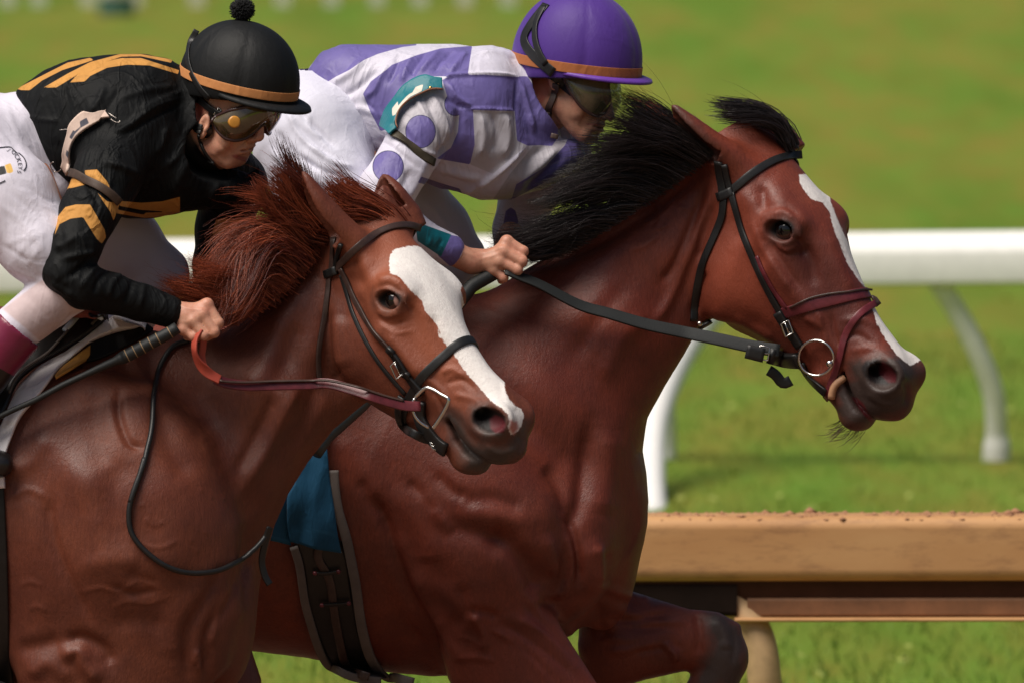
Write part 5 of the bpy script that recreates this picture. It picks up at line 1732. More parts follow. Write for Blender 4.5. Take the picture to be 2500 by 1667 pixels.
bV, bQ, bH = build_bay()
bay = empty('race_horse', (W(1000, 1200, 0)[0], 0, 0), 'bay racehorse with a thin white stripe and black mane under the rider in violet', 'horse')
blaze_b = E_('675,378 720,372 770,390 805,440 818,500 845,570 880,650 920,730 960,820 990,890 1000,905 970,880 930,830 890,770 860,690 830,620 810,540 780,500 735,490 700,450 680,415')
blaze_b2 = E_('1010,920 1085,985 1140,1055 1190,1125 1240,1190 1172,1226 1112,1180 1064,1112 1024,1045 1000,960')
at = horse_attrs(bV, {'blaze': [blaze_b, blaze_b2], 'pink': [],
    'dark': [G_('600,850 640,1000 560,1000 500,1100 500,1300 600,1440 760,1450 900,1380 1100,1330 1170,1260 1150,1100 1280,960 1250,840 1150,780 1000,760 700,820'), circ(E_('602,618')[0], 34, 26), E_('106,58 135,80 235,190 322,300 300,310 215,235 145,155'),
             Z(1400, 1050, .4677, '690,930 780,940 870,1010 910,1110 900,1350 600,1350 655,1240 720,1140 700,1040'), np.array([(1400, 1900), (2000, 1900), (2000, 2700), (1400, 2700)])],
    'lid': [circ(E_('602,618')[0], 28, 21), G_('735,900 775,845 860,830 950,855 1045,930 1045,1020 970,1050 860,1040 765,975')], 'warm': [E_('380,560 240,760 300,980 520,1000 480,760')], 'face_dark': [E_('560,640 720,640 850,780 960,960 1000,1130 860,1160 720,960 640,860')],  # lid also holds the nostril hollow, its shade painted black
    'inner': [G_('900,890 930,850 1010,900 1050,960 1045,1030 980,1035 900,960'), G_('655,1165 700,1170 760,1220 800,1300 860,1380 830,1400 770,1330 725,1270')]})
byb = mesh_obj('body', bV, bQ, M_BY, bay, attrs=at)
bS = Surf(bV, bQ)
make_eye(bH, bS, bay, E_('640,640 660,650 650,662 636,655'), circ(E_('602,615')[0], 24, 18))

# hooves and tails sit outside the frame
def hoof(parent, p):
    V = []; F = []
    n = 16
    for i, (h, r) in enumerate([(0, .062), (.03, .058), (.07, .048)]):
        for k in range(n):
            a = 2 * math.pi * k / n
            V.append((p[0] + r * 1.15 * math.cos(a) + .0, p[1] + r * .9 * math.sin(a), p[2] + h))
    for i in range(2):
        for k in range(n):
            l = (k + 1) % n
            F.append((i * n + k, i * n + l, (i + 1) * n + l, (i + 1) * n + k))
    F.append(tuple(range(n - 1, -1, -1))); F.append(tuple(2 * n + k for k in range(n)))
    mesh_obj('hoof', np.array(V), F, M_BLK, parent)

# ---------------------------------------------------------------- manes
def kk(conv, t, y0, y1): return (conv(t), y0, y1)
hair('mane', [
    kk(K_, '2300,560 2120,420 1990,310 1850,210 1650,110', -.05, -.10),
    kk(K_, '2270,565 2070,410 1910,330 1770,250 1610,170', -.06, -.14),
    kk(K_, '2240,585 2040,450 1860,380 1690,330 1550,270', -.06, -.14),
    kk(K_, '2200,610 1980,490 1780,440 1590,430 1420,410', -.06, -.13),
    kk(K_, '2140,660 1910,550 1690,520 1480,520 1290,530', -.07, -.12),
    kk(K_, '2060,720 1850,620 1600,600 1380,650 1180,720', -.07, -.12),
    kk(K_, '1980,780 1780,700 1540,700 1300,760 1080,820', -.07, -.12),
    kk(K_, '1880,850 1680,800 1450,820 1200,870 960,930', -.08, -.13),
    kk(K_, '1780,910 1580,890 1350,930 1120,990 880,1040', -.08, -.13),
    kk(K_, '1680,980 1480,980 1270,1030 1050,1080 830,1110', -.08, -.14),
    kk(K_, '1560,1060 1380,1060 1190,1110 980,1160 760,1180', -.09, -.14),
    kk(K_, '1430,1140 1280,1140 1110,1180 920,1220 700,1230', -.09, -.14),
    kk(K_, '1300,1220 1180,1210 1030,1240 860,1270 660,1250', -.09, -.13),
    kk(K_, '1180,1280 1080,1270 960,1290 820,1290 680,1250', -.09, -.12),
    kk(K_, '1040,1330 980,1320 920,1320 860,1310 760,1290', -.09, -.11)], 7500, M_MANE_K, bay, r=.0009, lat=26, Ylat=.025, clump=80, rootj=7, seed=2, len_lo=.4)
hair('forelock', [
    kk(E_, '650,250 620,190 540,140 450,130 330,130', .0, .0),
    kk(E_, '640,235 600,160 520,110 430,90 320,75', .0, -.01),
    kk(E_, '620,215 570,130 480,80 390,65 280,55', .01, .0)], 750, M_MANE_K, bay, r=.0011, lat=10, clump=14, rootj=8, seed=4, len_lo=.7)
hair('mane_wisp', [kk(E_, '200,230 100,110 20,70 -60,60', -.05, -.06), kk(E_, '225,250 90,170 0,120 -90,110', -.05, -.08), kk(E_, '240,262 150,200 60,190 -20,250', -.05, -.09)],
     160, M_MANE_R, bay, r=.0008, lat=16, clump=18, rootj=5, seed=5)
hair('whiskers', [kk(G_, '540,1380 480,1430 420,1470 350,1490', -.1, -.12), kk(G_, '640,1450 600,1490 520,1520 440,1530', -.1, -.12), kk(G_, '760,1440 740,1480 690,1530 620,1560', -.1, -.12)], 60, M_WHISK, bay, r=.0006, lat=10, clump=30, rootj=8, seed=6)

hair('mane', [
    kk(H1, '2340,1560 2250,1430 2170,1330 2080,1230 1985,1120', -.87, -.90),
    kk(H1, '2290,1600 2180,1460 2080,1340 1990,1240 1900,1130', -.88, -.93),
    kk(H1, '2230,1640 2110,1520 1990,1440 1860,1400 1750,1390', -.88, -.95),
    kk(A_, '90,500 -30,440 -130,400 -220,390 -290,420', -.89, -.96),
    kk(A_, '20,560 -90,520 -190,500 -270,530 -330,590', -.90, -.97),
    kk(R3, '2340,410 2180,300 2020,280 1880,330 1740,420', -.90, -.98),
    kk(R3, '2270,500 2110,400 1950,370 1800,400 1650,440', -.90, -.99),
    kk(R3, '2180,590 2020,510 1870,480 1720,480 1550,460', -.91, -.99),
    kk(R3, '2090,680 1930,600 1790,560 1640,540 1470,520', -.91, -.99),
    kk(R3, '1990,760 1860,700 1720,640 1580,610 1420,600', -.92, -.99),
    kk(R3, '1890,820 1780,770 1650,710 1500,670 1330,640', -.92, -.99),
    kk(R3, '1800,870 1700,820 1580,760 1430,710 1230,650', -.92, -1.0),
    kk(R3, '1700,900 1620,850 1510,780 1370,720 1150,640', -.93, -1.0)], 6800, M_MANE_R, chestnut, r=.00085, lat=24, Ylat=.03, clump=60, rootj=8, seed=8, len_lo=.45)
hair('mane_lock', [
    kk(A_, '120,470 -20,330 -140,330 -230,420 -280,560', -.90, -.99),
    kk(A_, '60,530 -90,430 -220,470 -290,600 -330,740', -.91, -1.0),
    kk(R3, '2330,430 2120,300 1980,420 1880,620 1780,780', -.92, -1.0),
    kk(R3, '2230,560 2050,450 1930,560 1840,720 1700,800', -.92, -1.0),
    kk(R3, '2100,680 1950,600 1860,680 1760,780 1600,760', -.93, -1.0),
    kk(R3, '1960,770 1840,720 1760,760 1660,800 1500,740', -.93, -1.0)], 4000, M_MANE_R, chestnut, r=.00085, lat=26, Ylat=.03, clump=36, rootj=12, seed=18, len_lo=.5)
hair('forelock', [
    kk(A_, '560,330 500,250 400,190 290,130 190,20', -.86, -.90),
    kk(A_, '540,335 470,270 370,220 270,190 200,140', -.87, -.92),
    kk(A_, '500,330 440,280 350,250 270,230 180,170', -.88, -.93),
    kk(A_, '450,325 400,300 330,280 270,275 200,240', -.89, -.93)], 1100, M_MANE_R, chestnut, r=.0011, lat=12, clump=18, rootj=8, seed=9, len_lo=.6)
hair('mane_wisp', [kk(A_, '150,330 60,220 0,120 -50,60', -.93, -.95), kk(A_, '120,360 30,260 -20,160 -90,90', -.93, -.96), kk(A_, '60,420 -40,330 -130,260 -190,150', -.93, -.96), kk(A_, '210,350 100,300 10,260 -80,240', -.90, -.94), kk(A_, '230,380 120,350 20,330 -60,330', -.90, -.94), kk(A_, '180,420 80,390 -10,370 -90,390', -.91, -.95)],
     1500, M_MANE_R, chestnut, r=.0010, lat=14, clump=22, rootj=6, seed=10)

for par, m_, x0, y0, z0 in ((chestnut, M_MANE_R, -2.75, -.85, 1.45), (bay, M_MANE_K, -2.05, 0.0, 1.48)):
    c = lambda X, Zz: ((X / (DIST + y0)) * DIST / PXM + 1250.0, ((CAMH - Zz) / (DIST + y0) - TILT) * DIST / PXM + 833.5)
    hair('tail', [(np.array([c(x0 + .1, z0), c(x0 - .25, z0 - .1 - q), c(x0 - .6, z0 - .25 - 2 * q), c(x0 - 1.0, z0 - .35 - 3 * q)]), y0, y0) for q in (0, .06, .12)], 900, m_, par, r=.0016, lat=40, clump=20, seed=31)

# ================================================================ bridles
def bridle(label, group=None, loc=(0, 0, 0)):
    return empty('bridle', loc, label, 'bridle', group)

def loop_strap(name, S, H, a, b, w, th, mat, parent, a0=0, a1=2 * math.pi, off=.001, n=56):
    P, N = loop_pts(S, H, a, b, n, a0, a1)
    closed = abs(a1 - a0 - 2 * math.pi) < 1e-3
    V, F = ribbon_geo(P + N * off, N, w, th, closed=closed)
    o = mesh_obj(name, V, F, mat, parent); recalc(o); return o

def to_model(H, p):
    r = H.local(np.array([[[p[0]]]]), np.array([[[p[1]]]]), np.array([[[p[2]]]]))
    return np.array([float(x.ravel()[0]) for x in r])

def plane_from(H, S, near_px, top_px, top_w=-.034):
    """model-space line for a strap that passes near_px on the near cheek and top_px over the nose"""
    p, n = S.hit(*near_px)
    m = to_model(H, p)
    t = W(top_px[0], top_px[1], H.to_world((m[0], 0, top_w))[0][1])
    t = to_model(H, t)
    return (t[0], t[1]), (m[0], m[1])

# --- chestnut's bridle
br = bridle('dark brown leather bridle on the chestnut with the white blaze', loc=cH.to_world((.2, -.1, 0))[0])
a, b = plane_from(cH, cS, A_('640,1065')[0], A_('915,880')[0])
b2 = (b[0] + (b[0] - a[0]) * .55, b[1] + (b[1] - a[1]) * .55)
nb = loop_strap('noseband', cS, cH, a, b2, .019, .0045, M_BLK, br)
a, b = plane_from(cH, cS, A_('250,530')[0], A_('600,330')[0], -.05)
P, N = loop_pts(cS, cH, a, b, 80, math.pi * .56 - math.pi * 1.0, math.pi * .56)
strap('browband', cS, A_('205,575 250,530 310,465 380,405 450,365 520,340 590,335 640,348'), 34 * .5102 * 1.0, .0045, M_DKBR, br)
P, N = loop_pts(cS, cH, a, (b[0], b[1]), 30, -math.pi * .60, -math.pi * .12)
Vb, Fb = ribbon_geo(P + N * .001, N, .017, .0045); recalc(mesh_obj('browband', Vb, Fb, M_DKBR, br))
strap('headpiece', cS, A_('225,395 222,450 220,520 212,570'), 15, .004, M_DKBR, br)
strap('headpiece', cS, A_('262,420 250,470 240,520 236,570'), 11, .006, M_BLK, br)
strap('throatlatch', cS, A_('206,570 200,640 185,740 165,840 150,940 150,1030 158,1085'), 13, .004, M_DKBR, br)
strap('cheekpiece', cS, A_('262,540 295,610 330,690 375,770 420,840 465,890 500,930 545,1010 590,1060 640,1130'), 14, .0045, M_DKBR, br, off=.002)
strap('cheekpiece', cS, A_('262,570 290,660 320,760 370,870 430,970 500,1060 570,1140'), 10, .004, M_BLK, br)
strap('strap_keeper', cS, A_('188,572 215,560 245,548'), 20, .007, M_BLK, br)
strap('strap_keeper', cS, A_('492,915 522,945'), 19, .008, M_BLK, br, off=.003)
strap('strap_keeper', cS, A_('560,1030 600,1050'), 20, .008, M_BLK, br, off=.003)
strap('cheek_billet', cS, A_('505,930 540,975 575,1030 610,1080 655,1140'), 20, .007, M_BLK, br, off=.003)
pb, nbn = cS.hit(*A_('552,1005')[0]); pb = pb + nbn * .013
ua = (W(*A_('540,960')[0], pb[1]) - W(*A_('575,1040')[0], pb[1])) * .5; ub = (W(*A_('565,985')[0], pb[1]) - W(*A_('535,1010')[0], pb[1])) * .65
V, F = frame_geo(pb, ua * .8, ub, .0019); mesh_obj('buckle', V, F, M_STEEL, br)
# bit: D ring
pc, nc = cS.hit(*A_('700,1170')[0])
yb = pc[1] - .018
dpts = [W(*q, yb - .55 * (W(*q, 0)[0] - W(*A_('640,1160')[0], 0)[0])) for i, q in enumerate(cr(A_('610,1160 660,1112 700,1118 740,1142 775,1165 760,1210 730,1260 700,1305'), 5))]
tube('bit_ring', dpts, .0042, M_STEEL, br)
dpts = [W(*q, yb + .002) for q in cr(A_('612,1160 600,1190 612,1240 640,1275 680,1300'), 5)]
tube('bit_ring', dpts, .0036, M_STEEL, br)
strap('chin_strap', cS, A_('560,1150 545,1200 548,1260 580,1310 640,1345 690,1352'), 20, .006, M_BLK, br, off=.004, fallback=yb + .02)
strap('chin_strap', cS, A_('640,1170 640,1230 660,1290 700,1345 740,1385 770,1405'), 34, .009, M_BLK, br, off=.002, fallback=yb + .03)
V, F = frame_geo(W(*A_('722,1398')[0], yb + .02), W(*A_('722,1398')[0], yb) - W(*A_('690,1385')[0], yb), (W(*A_('722,1398')[0], yb) - W(*A_('728,1412')[0], yb)), .0018); mesh_obj('buckle', V, F, M_STEEL, br)
# rein: free ribbon from the hand to the bit
def free_ribbon(name, pts, Ys, w, th, mat, parent, nrm=(0, -1, .25), n=60):
    c = cr(pts, 10); c = resample(c, n)
    Yv = np.interp(np.linspace(0, 1, n), np.linspace(0, 1, len(Ys)), Ys)
    P = np.array([W(a, b, y) for (a, b), y in zip(c, Yv)])
    nn = np.asarray(nrm, float)
    N = np.tile(nn, (n, 1)) if nn.ndim == 1 else np.array([[np.interp(t, np.linspace(0, 1, len(nn)), nn[:, k]) for k in range(3)] for t in np.linspace(0, 1, n)])
    V, F = ribbon_geo(P, N, w, th)
    o = mesh_obj(name, V, F, mat, parent); recalc(o); return o
hY = -.85 - .25
free_ribbon('rein_grip', R3('1535,955 1500,1030 1495,1120 1530,1210 1600,1290 1680,1340'), [hY - .012, hY - .02, hY - .01, hY], .021, .004, M_RUBR, br, nrm=((-.75, -.5, .0), (-.9, -.5, .1), (-.6, -.7, .5), (-.1, -.8, .7)))
free_ribbon('rein_grip', R3('1548,960 1555,1060 1545,1150 1560,1230 1620,1310'), [hY - .006, hY - .0, hY], .014, .003, M_RUBR, br, nrm=((.4, -.9, 0), (.3, -.9, .1)))
free_ribbon('rein', [*R3('1640,1330 1740,1365 1900,1385 2100,1380 2352,1375'), *A_('200,1090 330,1125 450,1165 560,1195 640,1200')], [hY, hY + .03, hY + .05, yb - .02, yb], .0215, .004, M_MAROON, br, nrm=(0, -.9, .35))
free_ribbon('rein_edge', [*R3('1680,1345 1740,1356 1900,1360 2100,1352 2352,1348'), *A_('200,1078 330,1105 450,1145 560,1175')], [hY - .006, hY + .025, hY + .045, yb - .026, yb - .006], .006, .003, M_DKBR, br, nrm=(0, -.5, .8))
tube('rein_loop', [p for p in strap_path(cS, S_('1311,395 1200,430 1120,540 1080,650 1060,760 1050,880 1045,1000 1020,1150 985,1280 940,1400 910,1500'), .008, fallback=-1.05)[0]], .0058, M_BLK, br)
P1 = strap_path(cS, N_('720,450 690,560 650,680 650,790 690,870 780,950 880,1000 990,1015 1100,995 1190,950'), .008, fallback=-.95)[0]
P2 = np.array([W(*q, P1[-1][1] + .03 * i / 8) for i, q in enumerate(resample(cr(N_('1240,925 1280,890 1322,840 1345,790'), 6), 9))])
tube('rein_loop', np.vstack([P1, P2]), .0058, M_BLK, br)
free_ribbon('rein_end', N_('1345,790 1318,880 1305,960 1320,1030 1345,1075'), [P2[-1][1] - .01, P2[-1][1]], .014, .004, M_BLK, br, nrm=(.5, -.85, 0))

# --- bay's bridle
br2 = bridle('black and maroon leather bridle with a round bit ring on the bay', loc=bH.to_world((.2, -.1, 0))[0])
a, b = plane_from(bH, bS, E_('630,985')[0], E_('1010,905')[0])
b2 = (b[0] + (b[0] - a[0]) * .35, b[1] + (b[1] - a[1]) * .35)
loop_strap('noseband', bS, bH, a, b2, .024, .004, M_MAROON, br2, a0=R(50), a1=R(300))
strap('noseband_edge', bS, E_('640,965 720,930 800,910 880,900 950,893 1000,889'), 5, .005, M_DKBR, br2, off=.003)
a, b = plane_from(bH, bS, E_('815,1330')[0], E_('1020,955')[0])
strap('flash_strap', bS, E_('1015,950 960,985 910,1040 880,1100 865,1170 845,1240 820,1310 800,1370'), 17, .004, M_MAROON, br2, off=.002, fallback=-.14)
strap('flash_strap', bS, E_('990,925 1015,940 1032,958'), 15, .005, M_DKBR, br2, off=.004, fallback=-.10)
tube('bit_mouthpiece', strap_path(bS, E_('825,1370 828,1330 845,1300 872,1280'), .004, fallback=-.13)[0], .008, simple('tan_rubber', (.45, .24, .13), .55), br2)
strap('browband', bS, E_('345,470 400,430 450,385 510,345 580,310 640,294 690,288'), 20, .0045, M_BLK, br2)
a, b = plane_from(bH, bS, E_('400,430')[0], E_('690,290')[0], -.05)
P, N = loop_pts(bS, bH, a, b, 30, -math.pi * .60, -math.pi * .12)
Vb, Fb = ribbon_geo(P + N * .001, N, .017, .0045); recalc(mesh_obj('browband', Vb, Fb, M_BLK, br2))
strap('headpiece', bS, E_('318,318 322,370 335,430 338,480'), 21, .004, M_BLK, br2)
strap('headpiece', bS, E_('345,330 360,400 375,450'), 15, .006, M_BLK, br2)
strap('strap_keeper', bS, E_('315,478 350,468 385,450'), 22, .007, M_BLK, br2)
strap('throatlatch', bS, E_('342,480 335,560 305,640 270,720 240,800 222,880 210,960 205,1030'), 19, .004, M_BLK, br2)
strap('cheekpiece', bS, E_('378,460 400,540 430,640 470,740 510,830 550,910 590,980 625,1040 665,1100'), 17, .005, M_BLK, br2, off=.002)
strap('cheekpiece', bS, E_('490,740 520,810 570,900 625,975'), 11, .004, M_MAROON, br2, off=.001)
strap('cheek_billet', bS, E_('585,985 620,1040 650,1085 690,1140'), 24, .008, M_BLK, br2, off=.004)
pb, nbn = bS.hit(*E_('635,1050')[0]); pb = pb + nbn * .014
cpx = lambda a: W(*E_(a)[0], pb[1])
V, F = frame_geo(pb, (cpx('640,1020') - cpx('655,1060')) * .7, (cpx('655,1060') - cpx('622,1078')) * .5, .0020); mesh_obj('buckle', V, F, M_STEEL, br2)
pc, nc = bS.hit(*E_('755,1190')[0]); yb2 = pc[1] - .014
c0 = W(*E_('752,1192')[0], yb2 - .004)
Vt, Ft = tube_geo(ring_pts(c0, (.0365, -.017, 0), (0, -.006, .0375), 40), .0030, 8, True)
mesh_obj('bit_ring', Vt, Ft, M_STEEL, br2)
V, F = sphere_geo(W(*E_('812,1217')[0], yb2 - .022), .0075, 16, 10); mesh_obj('bit_joint', V, F, M_STEEL, br2)
for y in (-.002,):
    strap('rein_billet', bS, E_('540,1180 590,1185 640,1190 690,1195'), 38, .012, M_BLK, br2, off=.006, fallback=yb2)
strap('chin_strap', bS, E_('690,1210 720,1270 760,1310 800,1345'), 22, .006, M_BLK, br2, off=.002, fallback=yb2 + .02)
strap('chin_strap', bS, E_('540,1245 580,1270 600,1310 640,1290'), 26, .009, M_BLK, br2, off=.002, fallback=yb2 + .03)
strap('throatlatch_keeper', bS, E_('225,1050 260,1035 280,1020'), 16, .007, M_BLK, br2, off=.002, fallback=-.06)
V, F = sphere_geo(W(*E_('233,1040')[0], -.09), .006, 10, 8); mesh_obj('buckle', V, F, M_STEEL, br2)
free_ribbon('rein', [*K_('730,1450 850,1500 1000,1560'), *O('1330,702 1400,722 1480,745 1560,762 1640,778 1720,795 1790,806')], [-.20, -.17, -.14, yb2], .028, .0045, M_GRIP, br2, nrm=((.3, -.5, .8), (0, -.8, .6), (0, -.9, .3)))
strap('strap_keeper', bS, E_('440,1160 520,1180'), 34, .012, M_BLK, br2, off=.01, fallback=yb2)
V, F = frame_geo(W(*E_('520,1170')[0], yb2 - .012), np.array((.010, 0, -.002)), np.array((.002, 0, .014)), .0017); mesh_obj('buckle', V, F, M_STEEL, br2)

# ================================================================ saddles and cloths
sc = empty('saddle_cloth', W(150, 1000, -1.05), 'white saddle cloth with black and gold panel on the chestnut', 'saddle cloth')
patch('cloth', cS, S_('1010,285 900,250 800,262 690,335 560,420 440,490 300,590 170,720 85,850 10,980 -60,1120 -60,1400'), S_('1015,300 940,330 830,345 700,385 600,430 500,530 400,640 320,730 230,840 150,930 95,1040 50,1180 50,1400'), M_WHITE, sc, off=.016, th=.006, nu=60, nv=12, wave=.010, fallback=-1.06)
patch('cloth_panel', cS, S_('1010,300 900,330 760,365 630,400 610,470 600,545'), S_('1060,330 980,380 900,420 800,470 700,520 605,552'), M_CAPK, sc, off=.010, th=.004, nu=30, nv=10, fallback=-1.04)
patch('cloth_panel', cS, S_('625,435 540,500 470,580 395,655'), S_('622,500 600,545 520,600 400,668'), M_GOLDCL, sc, off=.012, th=.004, nu=20, nv=8, fallback=-1.04)
sd = empty('racing_saddle', W(40, 950, -1.05), 'black racing saddle with red-brown pad on the chestnut', 'saddle')
patch('saddle_flap', cS, S_('720,190 600,240 480,280 380,320 250,420 120,560 -60,700 -250,820 -300,1000'), S_('760,240 700,320 560,415 440,480 300,575 170,700 80,840 0,960 -80,1100'), M_BLK, sd, off=.024, th=.010, nu=50, nv=12, wave=.006, fallback=-1.08)
patch('saddle_pad', cS, S_('740,170 640,140 520,180 420,270 360,310'), S_('745,185 680,215 600,245 500,280 395,310'), M_REDPAD, sd, off=.012, th=.02, nu=24, nv=8, fallback=-1.0)
strap('saddle_rim_strip', cS, S_('715,205 640,235 560,290 490,345 445,385'), 13, .006, simple('pale_blue_rim_highlight', (.55, .62, .66), .5), sd, off=.034, fallback=-1.07)  # pale strip stands in for the bright highlight along the saddle rim
strap('saddle_rim_strip', cS, S_('745,225 700,290 630,350'), 6, .005, M_GREY, sd, off=.036, fallback=-1.07)
strap('saddle_rim_strip', cS, S_('470,385 400,450 340,520 270,590 180,690 110,800'), 5, .005, M_GREY, sd, off=.036, fallback=-1.08)
strap('girth', cS, [(-40, 1150), (-30, 1350), (-20, 1560), (0, 1700), (60, 1760)], 90, .01, M_BLK, sd, off=.004, fallback=-1.1)

sc2 = empty('saddle_cloth', W(760, 1150, -.28), 'blue saddle cloth hanging on the side of the bay', 'saddle cloth')
patch('cloth', bS, B_('520,-260 420,-120 330,60 250,230 215,300 215,420 215,490 230,560 238,600'), B_('500,-260 490,-100 500,60 505,150 520,250 545,400 560,520 575,600 590,668'), M_BLUE, sc2, off=.016, th=.005, nu=44, nv=16, wave=.018, attrs={'hem': [B_('226,535 380,525 470,535 560,560 565,585 470,560 380,548 226,552')]}, seed=9)
patch('cloth_fold', bS, B_('340,-60 230,250 140,400 120,500 100,590'), B_('360,-60 280,240 240,400 232,540 250,632'), M_BLUE, sc2, off=.008, th=.004, nu=30, nv=10, wave=.01, attrs={'hem': [B_('105,565 240,605 250,640 100,600')]}, seed=4)
sd2 = empty('racing_saddle', W(830, 1300, -.28), 'saddle girth with grey elastic edges hanging round the bay', 'girth')
patch('girth', bS, B_('260,600 300,700 330,850 345,1000 390,1150 450,1290 520,1400 620,1500 760,1540'), B_('590,600 640,720 660,900 690,1050 715,1200 760,1330 810,1420 880,1500 900,1530'), M_BLK, sd2, off=.006, th=.006, nu=60, nv=10, fallback=-.12)
strap('girth_edge', bS, B_('538,130 545,250 570,400 620,560 660,740 690,900 715,1080 745,1220 790,1350 850,1440 920,1490 1000,1540 1080,1560'), 24, .008, M_GREY, sd2, off=.014, fallback=-.14)
strap('girth_edge', bS, B_('262,630 300,740 325,880 345,1000 390,1150 440,1290 500,1400 590,1490 720,1535 860,1550'), 20, .007, M_GREY, sd2, off=.012, fallback=-.12)
strap('billet_strap', bS, B_('440,632 425,680 445,740 490,800 520,880 535,1000 560,1150 590,1280 620,1380 680,1480 780,1520'), 20, .006, M_DKBR, sd2, off=.014, fallback=-.14)
for t in ('410,795 480,800 570,785', '460,1000 550,998 640,990'):
    strap('billet_strap', bS, B_(t), 8, .004, M_BLK, sd2, off=.022)
    for q in (t.split()[0], t.split()[-1]):
        p, n = bS.hit(*B_(q)[0])
        V, F = sphere_geo(p + n * .024, .005, 10, 8); mesh_obj('stud', V, F, M_MAROON, sd2)

# ================================================================ riders
def rider(d, label, mats, loc):
    root = empty('person', loc, label, 'jockey')
    V, Q = d['body']
    at = horse_attrs(V, mats['skin_at'])
    mesh_obj('body', V, Q, M_SKIN, root, attrs=at)
    for part in ('jacket', 'breeches', 'boot'):
        V, Q, A = d[part]
        for k in mats['need'].get(part, ()): A.setdefault(k, np.full(len(V), -60.))
        mesh_obj(part, V, Q, mats[part], root, attrs=A)
    return root

rb = rider_black()
p1 = rider(rb, 'crouching jockey in black silks with gold stripes and a black cap, riding the chestnut', {
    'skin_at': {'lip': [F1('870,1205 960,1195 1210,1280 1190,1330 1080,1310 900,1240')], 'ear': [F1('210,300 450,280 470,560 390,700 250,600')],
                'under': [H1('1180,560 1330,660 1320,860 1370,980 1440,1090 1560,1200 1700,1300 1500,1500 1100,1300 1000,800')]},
    'need': {'jacket': ('gold', 'line'), 'breeches': ('skin', 'line', 'yellow', 'black'), 'boot': ('cuff',)},
    'jacket': M_BLACKSILK, 'breeches': M_BREECH, 'boot': M_BOOT}, W(200, 600, -.85))
cap1 = Cap(H1('1697,575')[0], -.88, R(34), R(13.5), 0, .131, .108, .126, dict(cover=M_CAPK, peak=M_CAPK, band=M_BAND, band_u=-.001, band_w=.0185), p1)
rv = rider_violet()
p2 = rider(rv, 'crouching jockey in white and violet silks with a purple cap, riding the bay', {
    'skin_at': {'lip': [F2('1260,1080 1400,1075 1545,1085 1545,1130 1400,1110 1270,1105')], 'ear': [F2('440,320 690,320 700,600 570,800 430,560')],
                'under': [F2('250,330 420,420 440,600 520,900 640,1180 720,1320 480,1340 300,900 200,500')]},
    'need': {'jacket': ('purple', 'edge', 'teal', 'panel_shade'), 'boot': ('cuff',)},
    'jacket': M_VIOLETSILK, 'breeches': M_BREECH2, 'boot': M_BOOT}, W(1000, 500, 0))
cap2 = Cap(J2('1783,350')[0], -.01, R(28), R(7.5), 0, .143, .118, .152, dict(cover=M_CAPV, peak=M_PEAKV, band=M_BAND2, band_u=-.006, band_w=.021), p2, peak_len=.036)

# pompom on the black cap
g = np.random.default_rng(3)
pc = W(*H1('1718,72')[0], -.88)
geos = []
for k in range(1500):
    d = g.normal(size=3); d /= np.linalg.norm(d)
    c = pc + d * .008
    e = pc + d * g.uniform(.020, .0285)
    geos.append(tube_geo([c, (c + e) / 2 + g.normal(0, .001, 3), e], [.0011, .0013, .0010], 3))
V, F = join(geos); mesh_obj('pompom', V, F, simple('black_wool', (.010, .010, .011), .9), cap1.obj)

# goggles
gg1, L1 = goggles(rb['H'], dict(frame=M_GOGF, lens=M_LENS), p1, name='goggles', gs=1.10, dy=-.002)
_q = F1('905,715')[0]; _d = np.hypot(*(proj(L1.reshape(-1, 3)) - _q).T); k1 = W(*_q, L1.reshape(-1, 3)[np.argsort(_d)[:6]][:, 1].min() - .006)
nrm = np.array([.25, -1, .05]); nrm /= np.linalg.norm(nrm)
Vk, Fk = tube_geo([k1 - nrm * .012, k1, k1 + nrm * .003, k1 + nrm * .004, k1 + nrm * .009, k1 + nrm * .010], [.010, .010, .010, .0125, .0125, .0095], 24)
mesh_obj('knob', Vk, Fk, M_KNOB, gg1)
gg2, L2 = goggles(rv['H'], dict(frame=M_GOGF, lens=M_LENS2), p2, name='goggles', top=.020, dy=-.014, gs=1.10)
Sc1, Sc2 = cap1.surf(), cap2.surf()
Sb1 = Surf(*rb['body']); Sb2 = Surf(*rv['body'])
strap('goggle_strap', Sc1, H1('1395,215 1345,320 1335,430 1370,540 1430,640 1490,700'), 15, .003, M_BLK, gg1)
strap('goggle_strap', Sb1, F1('360,330 480,420 600,520 700,580 760,620'), 17, .004, M_BLK, gg1, off=.006)
V, F = frame_geo(W(*F1('670,570')[0], Sb1.hit(*F1('640,600')[0])[0][1] - .012), (W(*F1('700,500')[0], 0) - W(*F1('620,600')[0], 0)) * .45, (W(*F1('745,530')[0], 0) - W(*F1('700,500')[0], 0)) * .45, .0016); mesh_obj('buckle', V, F, M_STEEL, gg1)
strap('goggle_strap', Sc2, J2('1610,28 1530,130 1480,220 1510,290 1580,360 1650,420'), 26, .003, M_BLK, gg2)
strap('goggle_strap', Sc2, J2('1600,40 1555,130 1548,220 1570,300 1610,370'), 17, .003, M_BLK, gg2, off=.003)
strap('goggle_strap', Sb2, F2('640,270 760,350 880,430 980,510 1090,600'), 22, .004, M_BLK, gg2, off=.008)
yy = Sb2.hit(*F2('960,560')[0])[0][1] - .016
V, F = frame_geo(W(*F2('1050,545')[0], yy), (W(*F2('1075,480')[0], 0) - W(*F2('1010,600')[0], 0)) * .5, (W(*F2('1120,545')[0], 0) - W(*F2('1060,530')[0], 0)) * .6, .0014); mesh_obj('buckle', V, F, M_BRASS, gg2)
